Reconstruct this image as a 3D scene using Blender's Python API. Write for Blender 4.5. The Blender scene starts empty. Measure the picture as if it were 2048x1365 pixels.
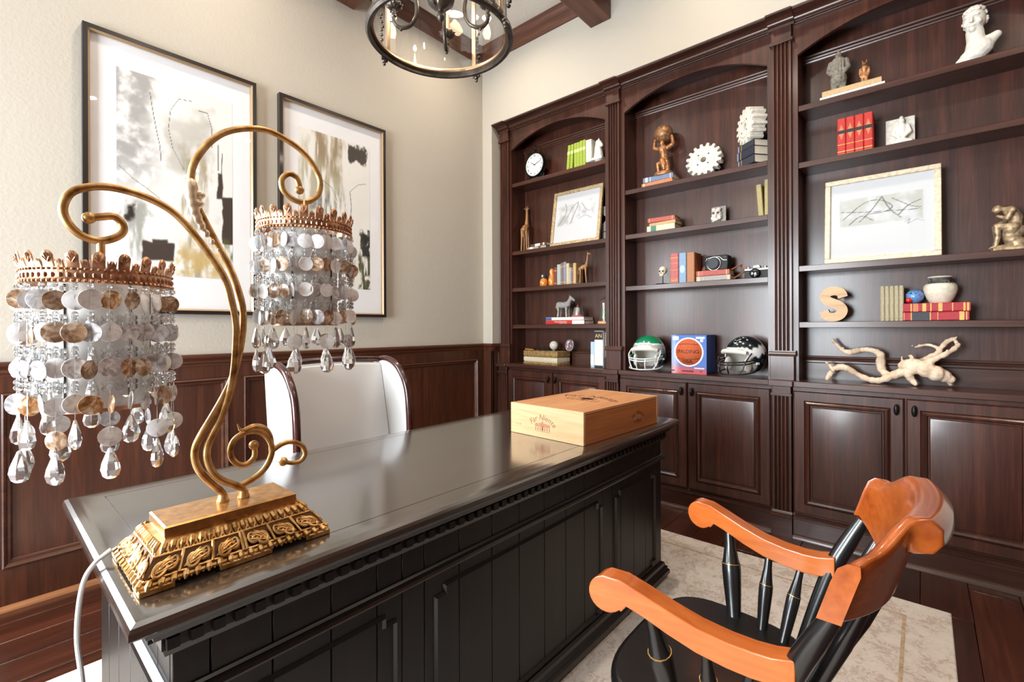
import bpy, math, random
from math import sin, cos, pi, radians, sqrt
from mathutils import Vector, Matrix, noise as mnoise

random.seed(7)
SC = bpy.context.scene
COL = SC.collection
H = 1.2                                    # eye height of the camera

# ---------------------------------------------------------------- camera
def make_camera():
    yaw, roll, f = 0.719396, -0.004031, 938.43
    fw = Vector((cos(yaw), sin(yaw), 0)); rt = Vector((sin(yaw), -cos(yaw), 0)); up = Vector((0, 0, 1))
    r2 = rt * cos(roll) + up * sin(roll); u2 = up * cos(roll) - rt * sin(roll); b = -fw
    cd = bpy.data.cameras.new('camera'); co = bpy.data.objects.new('camera', cd); COL.objects.link(co)
    cd.sensor_width = 36.0; cd.lens = f / 2048 * 36.0
    cd.shift_y = -(682.5 - 656.22) / 2048
    cd.clip_start = 0.02
    co.matrix_world = Matrix(((r2.x, u2.x, b.x, 0), (r2.y, u2.y, b.y, 0), (r2.z, u2.z, b.z, H), (0, 0, 0, 1)))
    SC.camera = co
make_camera()

# ---------------------------------------------------------------- world, lights, exposure
W = bpy.data.worlds.new('world'); SC.world = W; W.use_nodes = True
W.node_tree.nodes['Background'].inputs[0].default_value = (0.80, 0.90, 1.0, 1)
W.node_tree.nodes['Background'].inputs[1].default_value = 2.0
def area(name, loc, rot, sx, sy, power, col, spread=180, shape='RECTANGLE'):
    l = bpy.data.lights.new(name, 'AREA'); l.shape = shape; l.size = sx
    if shape == 'RECTANGLE': l.size_y = sy
    l.energy = power; l.color = col; l.spread = radians(spread)
    o = bpy.data.objects.new(name, l); COL.objects.link(o); o.location = loc; o.rotation_euler = rot
    return o
# daylight entering the window behind the camera; the second is fill from an unseen window added in the left wall
area('window_daylight', (-2.71, 1.50, 1.50), (0, radians(-90), 0), 1.90, 1.50, 270, (0.88, 0.95, 1.0))
area('window_daylight', (-0.85, 3.10, 1.80), (radians(-90), 0, 0), 1.10, 1.30, 130, (0.88, 0.95, 1.0))

SC.view_settings.view_transform = 'Standard'
SC.view_settings.look = 'None'
SC.view_settings.gamma = 1.0
SC.view_settings.use_curve_mapping = False
SC.view_settings.exposure = 0.40
SC.cycles.max_bounces = 10
SC.cycles.transparent_max_bounces = 16
SC.cycles.caustics_reflective = False
SC.cycles.caustics_refractive = False
SC.cycles.sample_clamp_indirect = 6.0

# ---------------------------------------------------------------- colour and material helpers
def lin(c):
    out = []
    for x in c[:3]:
        x = x / 255.0
        out.append(x / 12.92 if x <= 0.04045 else ((x + 0.055) / 1.055) ** 2.4)
    return (out[0], out[1], out[2], 1.0)
MATS = {}
def base_mat(name):
    m = bpy.data.materials.new(name); m.use_nodes = True
    MATS[name] = m
    nt = m.node_tree
    return m, nt, nt.nodes['Principled BSDF']
def setp(p, rough=0.5, metal=0.0, coat=0.0, coat_r=0.1, spec=0.5, trans=0.0, ior=1.5):
    p.inputs['Roughness'].default_value = rough
    p.inputs['Metallic'].default_value = metal
    p.inputs['Coat Weight'].default_value = coat
    p.inputs['Coat Roughness'].default_value = coat_r
    p.inputs['Specular IOR Level'].default_value = spec
    p.inputs['Transmission Weight'].default_value = trans
    p.inputs['IOR'].default_value = ior
def nd(nt, t, **kw):
    n = nt.nodes.new(t)
    for k, v in kw.items(): setattr(n, k, v)
    return n
def ramp(nt, stops):
    r = nd(nt, 'ShaderNodeValToRGB')
    e = r.color_ramp.elements
    while len(e) > 1: e.remove(e[-1])
    e[0].position, e[0].color = stops[0][0], lin(stops[0][1])
    for p, c in stops[1:]:
        x = e.new(p); x.color = lin(c)
    return r
def plain(name, c, rough=0.5, metal=0.0, coat=0.0, coat_r=0.1, vary=0.0, vscale=30, bump=0.0, bscale=200, spec=0.5):
    m, nt, p = base_mat(name); setp(p, rough, metal, coat, coat_r, spec)
    p.inputs['Base Color'].default_value = lin(c)
    tc = nd(nt, 'ShaderNodeTexCoord')
    if vary > 0:
        n = nd(nt, 'ShaderNodeTexNoise'); n.inputs['Scale'].default_value = vscale; n.inputs['Detail'].default_value = 4
        nt.links.new(tc.outputs['Object'], n.inputs['Vector'])
        lo = tuple(max(0, x * (1 - vary)) for x in c); hi = tuple(min(255, x * (1 + vary)) for x in c)
        r = ramp(nt, [(0.3, lo), (0.7, hi)])
        nt.links.new(n.outputs['Fac'], r.inputs['Fac']); nt.links.new(r.outputs['Color'], p.inputs['Base Color'])
    if bump > 0:
        n = nd(nt, 'ShaderNodeTexNoise'); n.inputs['Scale'].default_value = bscale; n.inputs['Detail'].default_value = 3
        nt.links.new(tc.outputs['Object'], n.inputs['Vector'])
        b = nd(nt, 'ShaderNodeBump'); b.inputs['Strength'].default_value = bump; b.inputs['Distance'].default_value = 0.01
        nt.links.new(n.outputs['Fac'], b.inputs['Height']); nt.links.new(b.outputs['Normal'], p.inputs['Normal'])
    return m
def wood(name, dark, mid, light, axis='z', rough=0.3, coat=0.3, coat_r=0.15, fine=1.0, bump=0.05, rand=0.0, spec=0.5):
    m, nt, p = base_mat(name); setp(p, rough, 0, coat, coat_r, spec)
    tc = nd(nt, 'ShaderNodeTexCoord'); mp = nd(nt, 'ShaderNodeMapping')
    s = {'x': (1.2, 22, 22), 'y': (22, 1.2, 22), 'z': (22, 22, 1.2)}[axis]
    mp.inputs['Scale'].default_value = tuple(a * fine for a in s)
    nt.links.new(tc.outputs['Object'], mp.inputs['Vector'])
    vec = mp.outputs['Vector']
    oi = nd(nt, 'ShaderNodeObjectInfo')
    add = nd(nt, 'ShaderNodeVectorMath', operation='ADD'); cmb = nd(nt, 'ShaderNodeCombineXYZ')
    mul = nd(nt, 'ShaderNodeMath', operation='MULTIPLY'); mul.inputs[1].default_value = 37.0
    nt.links.new(oi.outputs['Random'], mul.inputs[0])
    for i in range(3): nt.links.new(mul.outputs[0], cmb.inputs[i])
    nt.links.new(vec, add.inputs[0]); nt.links.new(cmb.outputs[0], add.inputs[1])
    n1 = nd(nt, 'ShaderNodeTexNoise'); n1.inputs['Scale'].default_value = 1.0; n1.inputs['Detail'].default_value = 6; n1.inputs['Distortion'].default_value = 0.6
    n2 = nd(nt, 'ShaderNodeTexNoise'); n2.inputs['Scale'].default_value = 6.0; n2.inputs['Detail'].default_value = 3
    nt.links.new(add.outputs[0], n1.inputs['Vector']); nt.links.new(add.outputs[0], n2.inputs['Vector'])
    mx = nd(nt, 'ShaderNodeMix'); mx.inputs['Factor'].default_value = 0.35
    nt.links.new(n1.outputs['Fac'], mx.inputs['A']); nt.links.new(n2.outputs['Fac'], mx.inputs['B'])
    r = ramp(nt, [(0.32, dark), (0.5, mid), (0.68, light)])
    nt.links.new(mx.outputs['Result'], r.inputs['Fac'])
    outc = r.outputs['Color']
    if rand > 0:
        hs = nd(nt, 'ShaderNodeHueSaturation'); mr = nd(nt, 'ShaderNodeMapRange')
        mr.inputs['To Min'].default_value = 1 - rand; mr.inputs['To Max'].default_value = 1 + rand
        nt.links.new(oi.outputs['Random'], mr.inputs['Value']); nt.links.new(mr.outputs[0], hs.inputs['Value'])
        nt.links.new(outc, hs.inputs['Color']); outc = hs.outputs['Color']
    nt.links.new(outc, p.inputs['Base Color'])
    if bump > 0:
        b = nd(nt, 'ShaderNodeBump'); b.inputs['Strength'].default_value = bump; b.inputs['Distance'].default_value = 0.004
        nt.links.new(n2.outputs['Fac'], b.inputs['Height']); nt.links.new(b.outputs['Normal'], p.inputs['Normal'])
    return m
def printed(name, rough=0.6, coat=0.0):
    m, nt, p = base_mat(name); setp(p, rough, 0, coat)
    a = nd(nt, 'ShaderNodeAttribute'); a.attribute_name = 'Col'
    nt.links.new(a.outputs['Color'], p.inputs['Base Color'])
    return m
def glow(name, c, strength):
    m, nt, p = base_mat(name)
    p.inputs['Base Color'].default_value = lin(c); p.inputs['Emission Color'].default_value = lin(c)
    p.inputs['Emission Strength'].default_value = strength
    return m
def glass(name, tint=(255, 255, 255), rough=0.0, ior=1.45):
    m, nt, p = base_mat(name); setp(p, rough, 0, 0, 0.1, 0.5, 1.0, ior)
    p.inputs['Base Color'].default_value = lin(tint)
    return m
def pane(name, gloss=0.08, tint=(255, 255, 255)):
    m, nt, p = base_mat(name)
    nt.nodes.remove(p)
    out = nt.nodes['Material Output']
    t = nd(nt, 'ShaderNodeBsdfTransparent'); t.inputs[0].default_value = lin(tint)
    g = nd(nt, 'ShaderNodeBsdfGlossy'); g.inputs['Roughness'].default_value = 0.02
    lw = nd(nt, 'ShaderNodeLayerWeight'); lw.inputs['Blend'].default_value = 0.5
    pw_ = nd(nt, 'ShaderNodeMath', operation='POWER'); pw_.inputs[1].default_value = 4.0
    mx = nd(nt, 'ShaderNodeMixShader')
    mm = nd(nt, 'ShaderNodeMath', operation='MULTIPLY_ADD'); mm.inputs[1].default_value = min(.9, gloss * 10); mm.inputs[2].default_value = gloss * .6
    nt.links.new(lw.outputs['Facing'], pw_.inputs[0]); nt.links.new(pw_.outputs[0], mm.inputs[0]); nt.links.new(mm.outputs[0], mx.inputs[0])
    nt.links.new(t.outputs[0], mx.inputs[1]); nt.links.new(g.outputs[0], mx.inputs[2])
    nt.links.new(mx.outputs[0], out.inputs['Surface'])
    return m

# bookcase wood (espresso stain), desk wood (almost black), wainscot (redder), floor
wood('case_v', (48, 24, 17), (68, 36, 26), (90, 50, 36), 'z', 0.38, 0.5, 0.20, spec=.35)
wood('case_h', (50, 26, 19), (68, 38, 28), (88, 51, 38), 'y', 0.36, 0.5, 0.20, spec=.35)
wood('wains_v', (52, 26, 15), (72, 37, 22), (92, 50, 30), 'z', 0.36, 0.2, 0.25)
wood('wains_h', (56, 29, 17), (78, 41, 25), (98, 55, 34), 'x', 0.36, 0.2, 0.25)
wood('beam_x', (66, 36, 24), (92, 54, 38), (116, 72, 50), 'x', 0.5, 0.1, 0.3)
wood('beam_y', (66, 36, 24), (92, 54, 38), (116, 72, 50), 'y', 0.5, 0.1, 0.3)
wood('desk_v', (14, 11, 10), (20, 16, 14), (28, 22, 19), 'z', 0.40, 0.10, 0.25, spec=.25)
wood('desk_h', (16, 12, 11), (22, 17, 15), (30, 24, 20), 'x', 0.30, 0.25, 0.2, spec=.4)
wood('desk_top', (40, 33, 28), (50, 42, 36), (62, 53, 45), 'x', 0.24, 1.0, 0.13, bump=0.01, spec=.8)  # lighter base than the desk body: the wall's sheen put into the colour
MATS['desk_top'].node_tree.nodes['Principled BSDF'].inputs['Coat IOR'].default_value = 2.1
wood('floor_wood', (42, 20, 13), (66, 32, 20), (90, 47, 30), 'x', 0.30, 0.35, 0.2, fine=0.6, rand=0.28)
wood('shoe_wood', (120, 74, 44), (150, 98, 62), (176, 122, 82), 'x', 0.4, 0.1)
wood('shoe_wood_y', (56, 36, 28), (72, 48, 38), (92, 64, 50), 'y', 0.3, 0.3)
plain('wall_paint', (194, 186, 173), 0.75, bump=0.16, bscale=75, spec=0.3)
plain('ceiling_paint', (226, 222, 214), 0.8, bump=0.2, bscale=80, spec=0.3)
plain('black_metal', (28, 26, 25), 0.38, 0.6)
plain('bronze_dark', (84, 77, 72), 0.40, 0.8, vary=0.2)
plain('white_paint', (236, 236, 232), 0.45)

# ---------------------------------------------------------------- mesh helpers
class MB:
    def __init__(s): s.v = []; s.f = []
    def add(s, vs, fs):
        o = len(s.v); s.v += [tuple(p) for p in vs]; s.f += [tuple(i + o for i in f) for f in fs]; return s
    def box(s, x0, x1, y0, y1, z0, z1):
        v = [(x, y, z) for z in (z0, z1) for y in (y0, y1) for x in (x0, x1)]
        return s.add(v, [(0, 2, 3, 1), (4, 5, 7, 6), (0, 1, 5, 4), (2, 6, 7, 3), (0, 4, 6, 2), (1, 3, 7, 5)])
    def prism(s, poly, ax, a0, a1):
        n = len(poly)
        def mk(p, a):
            return (a, p[0], p[1]) if ax == 'x' else ((p[0], a, p[1]) if ax == 'y' else (p[0], p[1], a))
        v = [mk(p, a0) for p in poly] + [mk(p, a1) for p in poly]
        f = [(i, (i + 1) % n, n + (i + 1) % n, n + i) for i in range(n)]
        return s.add(v, f + [tuple(range(n))[::-1], tuple(range(n, 2 * n))])
    def lathe(s, prof, n=32, c=(0, 0, 0), ax='z', cap=True):
        v = []
        for r, z in prof:
            for i in range(n):
                a = 2 * pi * i / n
                p = (r * cos(a), r * sin(a), z)
                if ax == 'y': p = (p[0], p[2], p[1])
                elif ax == 'x': p = (p[2], p[0], p[1])
                v.append((p[0] + c[0], p[1] + c[1], p[2] + c[2]))
        f = []
        for k in range(len(prof) - 1):
            for i in range(n):
                j = (i + 1) % n
                f.append((k * n + i, k * n + j, (k + 1) * n + j, (k + 1) * n + i))
        if cap:
            if prof[0][0] > 1e-6: f.append(tuple(range(n))[::-1])
            if prof[-1][0] > 1e-6: f.append(tuple(range((len(prof) - 1) * n, len(prof) * n)))
        return s.add(v, f)
    def tube(s, pts, r, n=8, closed=False, flat=1.0, cap=True):
        pts = [Vector(p) for p in pts]; m = len(pts)
        rad = r if isinstance(r, (list, tuple)) else [r] * m
        ref = None; v = []
        for i, p in enumerate(pts):
            a = pts[(i - 1) % m] if (closed or i > 0) else p
            b = pts[(i + 1) % m] if (closed or i < m - 1) else p
            t = (b - a); t = t.normalized() if t.length > 1e-9 else Vector((0, 0, 1))
            if ref is None:
                ref = Vector((0, 0, 1)) if abs(t.z) < 0.9 else Vector((1, 0, 0))
            u = (ref - t * ref.dot(t))
            u = u.normalized() if u.length > 1e-6 else t.orthogonal().normalized()
            ref = u; w = t.cross(u)
            for k in range(n):
                an = 2 * pi * k / n
                v.append(p + (u * cos(an) * flat + w * sin(an)) * rad[i])
        f = []
        for i in range(m if closed else m - 1):
            j = (i + 1) % m
            for k in range(n):
                l = (k + 1) % n
                f.append((i * n + k, i * n + l, j * n + l, j * n + k))
        if not closed and cap: f += [tuple(range(n))[::-1], tuple(range((m - 1) * n, m * n))]
        return s.add(v, f)
    def ball(s, c, r, nu=16, nv=10, sc=(1, 1, 1)):
        v = [(c[0], c[1], c[2] - r * sc[2])]
        for j in range(1, nv):
            t = -pi / 2 + pi * j / nv
            for i in range(nu):
                a = 2 * pi * i / nu
                v.append((c[0] + r * sc[0] * cos(t) * cos(a), c[1] + r * sc[1] * cos(t) * sin(a), c[2] + r * sc[2] * sin(t)))
        v.append((c[0], c[1], c[2] + r * sc[2]))
        f = [(0, 1 + (i + 1) % nu, 1 + i) for i in range(nu)]
        for j in range(nv - 2):
            for i in range(nu):
                k = (i + 1) % nu
                f.append((1 + j * nu + i, 1 + j * nu + k, 1 + (j + 1) * nu + k, 1 + (j + 1) * nu + i))
        e = len(v) - 1; o = 1 + (nv - 2) * nu
        f += [(o + i, o + (i + 1) % nu, e) for i in range(nu)]
        return s.add(v, f)
    def cap(s, a, b, ra, rb, n=10):                 # tapered capsule between two points
        s.tube([a, b], [ra, rb], n); s.ball(a, ra, n, 6); s.ball(b, rb, n, 6); return s
    def limb(s, pts, rs, n=10):
        for i in range(len(pts) - 1): s.cap(pts[i], pts[i + 1], rs[i], rs[i + 1], n)
        return s
    def xf(s, M):
        s.v = [tuple(M @ Vector(p)) for p in s.v]; return s
FRAME = {}
def put(o, kind=None, label=None, cat=None, group=None):
    if kind: o['kind'] = kind
    if label: o['label'] = label
    if cat: o['category'] = cat
    if group: o['group'] = group
    return o
def mesh_of(mb, smooth=True, ang=35):
    me = bpy.data.meshes.new('m'); me.from_pydata(mb.v, [], mb.f); me.update()
    if smooth:
        me.polygons.foreach_set('use_smooth', [True] * len(me.polygons))
        me.set_sharp_from_angle(angle=radians(ang))
    return me
def link(name, me, mat, parent=None):
    me.name = name
    o = bpy.data.objects.new(name, me); COL.objects.link(o)
    if mat and not me.materials: me.materials.append(MATS[mat] if isinstance(mat, str) else mat)
    if parent:
        o.parent = parent; FRAME[o] = FRAME[parent]
    else: FRAME[o] = Matrix.Identity(4)
    return o
def part(name, mb, mat, parent=None, world=False, smooth=True, bevel=0.0, seg=2, ang=35, remesh=0.0, kind=None, subsurf=0):
    if world and parent: mb.xf(FRAME[parent].inverted())
    o = link(name, mesh_of(mb, smooth, ang), mat, parent)
    if remesh > 0:
        r = o.modifiers.new('remesh', 'REMESH'); r.mode = 'VOXEL'; r.voxel_size = remesh; r.use_smooth_shade = True
        sm = o.modifiers.new('smooth', 'SMOOTH'); sm.factor = 0.5; sm.iterations = 4
    if bevel > 0:
        b = o.modifiers.new('bevel', 'BEVEL'); b.width = bevel; b.segments = seg; b.limit_method = 'ANGLE'; b.angle_limit = radians(40)
        b.harden_normals = False
    if subsurf:
        b = o.modifiers.new('sub', 'SUBSURF'); b.levels = subsurf; b.render_levels = subsurf
    if kind: o['kind'] = kind
    return o
def root(name, label, cat, loc, rz=0.0, group=None):
    o = bpy.data.objects.new(name, None); COL.objects.link(o)
    o.location = loc; o.rotation_euler = (0, 0, rz); o.empty_display_size = 0.05
    FRAME[o] = Matrix.Translation(Vector(loc)) @ Matrix.Rotation(rz, 4, 'Z')
    return put(o, None, label, cat, group)
SHELVED = []
def shelf_root(name, label, cat, x, y, z, rz=0.0, group=None):
    # local x runs along the shelf (world -Y), local y into the bookcase (world +X)
    SHELVED.append(root(name, label, cat, (x, y, z), radians(-90 + rz), group)); return SHELVED[-1]
def clone(o, parent=None, name=None):
    c = o.copy(); COL.objects.link(c); FRAME[c] = FRAME[parent] if parent else FRAME[o]
    c.parent = parent
    for ch in o.children: clone(ch, c)
    return c
def struct(name, mb, mat, **kw):
    o = part(name, mb, mat, **kw); o['kind'] = 'structure'; return o
def text_mb(s, size, depth=0.0005, align='CENTER', shear=0.0, space=1.0):
    cu = bpy.data.curves.new('t', 'FONT'); cu.body = s; cu.size = size; cu.extrude = depth
    cu.align_x = align; cu.align_y = 'CENTER'; cu.resolution_u = 3; cu.shear = shear; cu.space_character = space
    o = bpy.data.objects.new('t', cu)
    me = bpy.data.meshes.new_from_object(o)
    mb = MB(); mb.v = [tuple(v.co) for v in me.vertices]; mb.f = [tuple(p.vertices) for p in me.polygons]
    bpy.data.objects.remove(o); bpy.data.curves.remove(cu); bpy.data.meshes.remove(me)
    return mb
UP = Matrix.Rotation(radians(90), 4, 'X')          # text plane xy -> xz, reading from -y
def painted(name, x0, x1, z0, z1, nx, nz, fn, mat, parent, y=0.0, thick=0.0):
    v = []; cols = []
    for j in range(nz + 1):
        for i in range(nx + 1):
            a, b = i / nx, j / nz
            v.append((x0 + (x1 - x0) * a, y, z0 + (z1 - z0) * b)); cols.append(lin(fn(a, b)))
    f = [(j * (nx + 1) + i, j * (nx + 1) + i + 1, (j + 1) * (nx + 1) + i + 1, (j + 1) * (nx + 1) + i) for j in range(nz) for i in range(nx)]
    me = bpy.data.meshes.new(name); me.from_pydata(v, [], f); me.update()
    at = me.color_attributes.new('Col', 'FLOAT_COLOR', 'POINT')
    flat = [c for q in cols for c in q]
    at.data.foreach_set('color', flat)
    return link(name, me, mat, parent)
def colour_by(o, fn):
    me = o.data
    at = me.color_attributes.new('Col', 'FLOAT_COLOR', 'POINT')
    flat = []
    for v in me.vertices: flat += list(lin(fn(v.co)))
    at.data.foreach_set('color', flat)
def nz(x, y, z=0.0, o=4): return mnoise.fractal(Vector((x, y, z)), 1.0, 2.0, o)
def sst(a, b, x):
    t = max(0.0, min(1.0, (x - a) / (b - a))); return t * t * (3 - 2 * t)
def mixc(a, b, t): return tuple(p + (q - p) * t for p, q in zip(a, b))
def catmull(pts, k=4):
    P = [Vector(p) for p in pts]; P = [P[0] * 2 - P[1]] + P + [P[-1] * 2 - P[-2]]; out = []
    for i in range(1, len(P) - 2):
        for j in range(k):
            t = j / k
            a, b, c, d = P[i - 1], P[i], P[i + 1], P[i + 2]
            out.append(0.5 * ((2 * b) + (c - a) * t + (2 * a - 5 * b + 4 * c - d) * t * t + (-a + 3 * b - 3 * c + d) * t ** 3))
    out.append(P[-2]); return out
# ================================================================ the room
YW, XW, XB, YR = 2.965, 2.995, -2.60, -1.60        # left wall, bookcase wall, wall behind the camera, wall to the right
ZC = 3.68
N0, N1, NZ = -0.545, 2.852, 2.985                  # the niche that holds the built-in bookcase
X0F, X1F = XB, 3.40
# floor of wide planks that run along the left wall
fl = struct('floor', MB().box(XB - 0.1, X1F, YR - 0.1, YW + 0.1, -0.06, -0.022), 'black_metal')
pw = 0.165; y = -0.152 - pw * 9
rowi = 0
plank_cache = {}
while y < YW:
    a, b = max(y, YR), min(y + pw, YW)
    if b - a > 0.02:
        x = XB - random.uniform(0, 1.0)
        while x < X1F:
            L = random.choice((0.9, 1.2, 1.5, 1.8))
            p, q = max(x, XB), min(x + L, X1F)
            if q - p > 0.05:
                part('plank', MB().box(p + .0008, q - .0008, a + .0008, b - .0008, -0.021, 0.0), 'floor_wood', fl, bevel=0.002, seg=1)
            x += L
    y += pw; rowi += 1
# left wall with wainscot
SW = (-1.40, -0.30, 1.15, 2.45)                     # unseen window added in the left wall to brighten the table lamp
wl = struct('wall_left', MB().box(SW[1], XW + 0.45, YW, YW + 0.12, 0, ZC).box(XB - 0.1, SW[0], YW, YW + 0.12, 0, ZC).box(SW[0], SW[1], YW, YW + 0.12, 0, SW[2]).box(SW[0], SW[1], YW, YW + 0.12, SW[3], ZC), 'wall_paint')
e_ = .05
w2 = struct('window_2', MB().box(SW[0], SW[0] + e_, YW + .03, YW + .09, SW[2], SW[3]).box(SW[1] - e_, SW[1], YW + .03, YW + .09, SW[2], SW[3]).box(SW[0] + e_, SW[1] - e_, YW + .03, YW + .09, SW[2], SW[2] + e_).box(SW[0] + e_, SW[1] - e_, YW + .03, YW + .09, SW[3] - e_, SW[3]), 'white_paint', bevel=.003)
part('muntin', MB().box(-.86, -.84, YW + .05, YW + .075, SW[2] + e_, SW[3] - e_), 'white_paint', w2)
part('window_sill', MB().box(SW[0] - .05, SW[1] + .05, YW - .05, YW + .02, SW[2] - .03, SW[2]), 'white_paint', w2)
PAN = [(0.068 - 0.945 * k - 0.0, 0.936 - 0.945 * k) for k in (2, 1)] + [(0.068, 0.936), (1.014, 1.915), (1.990, 2.907)]
PZ0, PZ1 = 0.181, 0.928
def wains_face(x0, x1, holes):
    m = MB()
    m.box(x0, x1, YW - .018, YW, 0.0, PZ0); m.box(x0, x1, YW - .018, YW, PZ1, 1.02)
    xs = [x0] + [c for h in holes for c in h] + [x1]
    for i in range(0, len(xs), 2):
        if xs[i + 1] - xs[i] > 0.002: m.box(xs[i], xs[i + 1], YW - .018, YW, PZ0, PZ1)
    return m
part('wainscot_frame', wains_face(XB, XW, [p for p in PAN if p[0] > XB]), 'wains_v', wl, bevel=0.002)
for (a, b) in PAN:
    if a < XB: continue
    part('panel', MB().box(a, b, YW - .004, YW, PZ0, PZ1), 'wains_v', wl)
    # bolection moulding round the panel
    prof = [(0.0, .0), (.0, -.022), (.006, -.026), (.013, -.022), (.018, -.014), (.026, -.014), (.029, -.007), (.034, -.004), (.034, 0)]
    mm = MB(); rings = []
    for d, o in prof:
        rings.append([(a + d, YW - .004 + o, PZ0 + d), (b - d, YW - .004 + o, PZ0 + d), (b - d, YW - .004 + o, PZ1 - d), (a + d, YW - .004 + o, PZ1 - d)])
    vs = [p for r in rings for p in r]; fs = []
    for k in range(len(rings) - 1):
        for i in range(4):
            j = (i + 1) % 4; fs.append((k * 4 + i, k * 4 + j, (k + 1) * 4 + j, (k + 1) * 4 + i))
    mm.add(vs, fs); part('panel_moulding', mm, 'wains_h', wl, ang=25)
capp = [(0, 1.000), (-.022, 1.000), (-.022, 1.008), (-.028, 1.016), (-.030, 1.028), (-.040, 1.040), (-.044, 1.046), (-.044, 1.058), (-.038, 1.063), (0, 1.063)]
part('chair_rail', MB().prism([(YW + p, z) for p, z in capp], 'x', XB, XW - .03), 'wains_h', wl, ang=25)
part('shoe_moulding', MB().prism([(YW - .018, 0), (YW - .037, 0), (YW - .036, .010), (YW - .030, .019), (YW - .018, .022)], 'x', XB, XW - .02), 'shoe_wood', wl)
# bookcase wall: stub beside the niche, wall above it, wall to its right
struct('wall_corner', MB().box(XW, 3.45, N1, YW + .05, 0, ZC), 'wall_paint')
struct('wall_above', MB().box(XW, 3.45, N0, N1, NZ, ZC), 'wall_paint')
struct('wall_niche', MB().box(3.40, 3.45, N0, N1, 0, NZ), 'wall_paint')
wr = struct('wall_right', MB().box(XW, 3.45, YR, N0, 0, ZC), 'wall_paint')
wr = bpy.data.objects['wall_corner']
part('wainscot_return', MB().box(XW - .018, XW, N1 - .018, YW - .018, 0, 1.02).box(XW - .018, 3.045, N1 - .018, N1, 0, 1.02), 'wains_v', wr, bevel=.002)
part('chair_rail', MB().prism([(XW + p, z) for p, z in capp], 'y', N1 - .03, YW - .0).prism([(N1 + p * .7, z) for p, z in capp], 'x', XW - .03, 3.075), 'wains_h', wr, ang=25)
# wall behind the camera with a window, wall at the right of the camera
WIN = [(0.75, 2.25)]; WZ = (0.55, 2.45)
wb = MB(); ys = [YR, WIN[0][0], WIN[0][1], YW + .05]
for i in (0, 2): wb.box(XB - .12, XB, ys[i], ys[i + 1], 0, ZC)
for a, b in WIN: wb.box(XB - .12, XB, a, b, 0, WZ[0]).box(XB - .12, XB, a, b, WZ[1], ZC)
struct('wall_back', wb, 'wall_paint')
for k, (a, b) in enumerate(WIN):
    m = MB(); e = .05
    m.box(XB - .09, XB - .03, a, a + e, *WZ).box(XB - .09, XB - .03, b - e, b, *WZ).box(XB - .09, XB - .03, a, b, WZ[0], WZ[0] + e).box(XB - .09, XB - .03, a, b, WZ[1] - e, WZ[1])
    mid = (a + b) / 2; m.box(XB - .085, XB - .035, mid - .02, mid + .02, WZ[0] + e, WZ[1] - e)
    w = struct('window_%d' % (k + 1), m, 'white_paint', bevel=.003)
    for q in (1, 2):
        zz = WZ[0] + (WZ[1] - WZ[0]) * q / 3
        part('muntin', MB().box(XB - .075, XB - .05, a + e, b - e, zz - .01, zz + .01), 'white_paint', w)
    part('window_sill', MB().box(XB - .02, XB + .05, a - .05, b + .05, WZ[0] - .03, WZ[0]), 'white_paint', w)
struct('wall_near', MB().box(XB - .1, 3.45, YR - .12, YR, 0, ZC), 'wains_v')  # unseen wall, given dark wood to keep the desk front dark
struct('ceiling', MB().box(XB - .1, 3.45, YR - .1, YW + .1, ZC, ZC + .08), 'ceiling_paint')
# coffered ceiling: perimeter trim and box beams
tp = [(0, 3.545), (-.014, 3.545), (-.02, 3.56), (-.028, 3.60), (-.030, 3.62), (-.05, 3.64), (-.058, 3.66), (-.058, ZC), (0, ZC)]
struct('trim_1', MB().prism([(YW + p, z) for p, z in tp], 'x', XB, XW), 'beam_x', ang=25)
struct('trim_2', MB().prism([(XW + p, z) for p, z in tp], 'y', YR, YW), 'beam_y', ang=25)
for k, yy in enumerate((1.755, 0.05)):
    struct('trim_%d' % (3 + k), MB().box(XB, XW, yy - .083, yy + .083, 3.41, ZC), 'beam_x', bevel=.004)
for k, xx in enumerate((1.647, -0.05)):
    b = MB(); ys = [YR, .05 - .0831, .05 + .0831, 1.755 - .0831, 1.755 + .0831, YW]
    for i in (0, 2, 4): b.box(xx - .083, xx + .083, ys[i], ys[i + 1], 3.4101, ZC)
    struct('trim_%d' % (5 + k), b, 'beam_y', bevel=.004)

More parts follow.
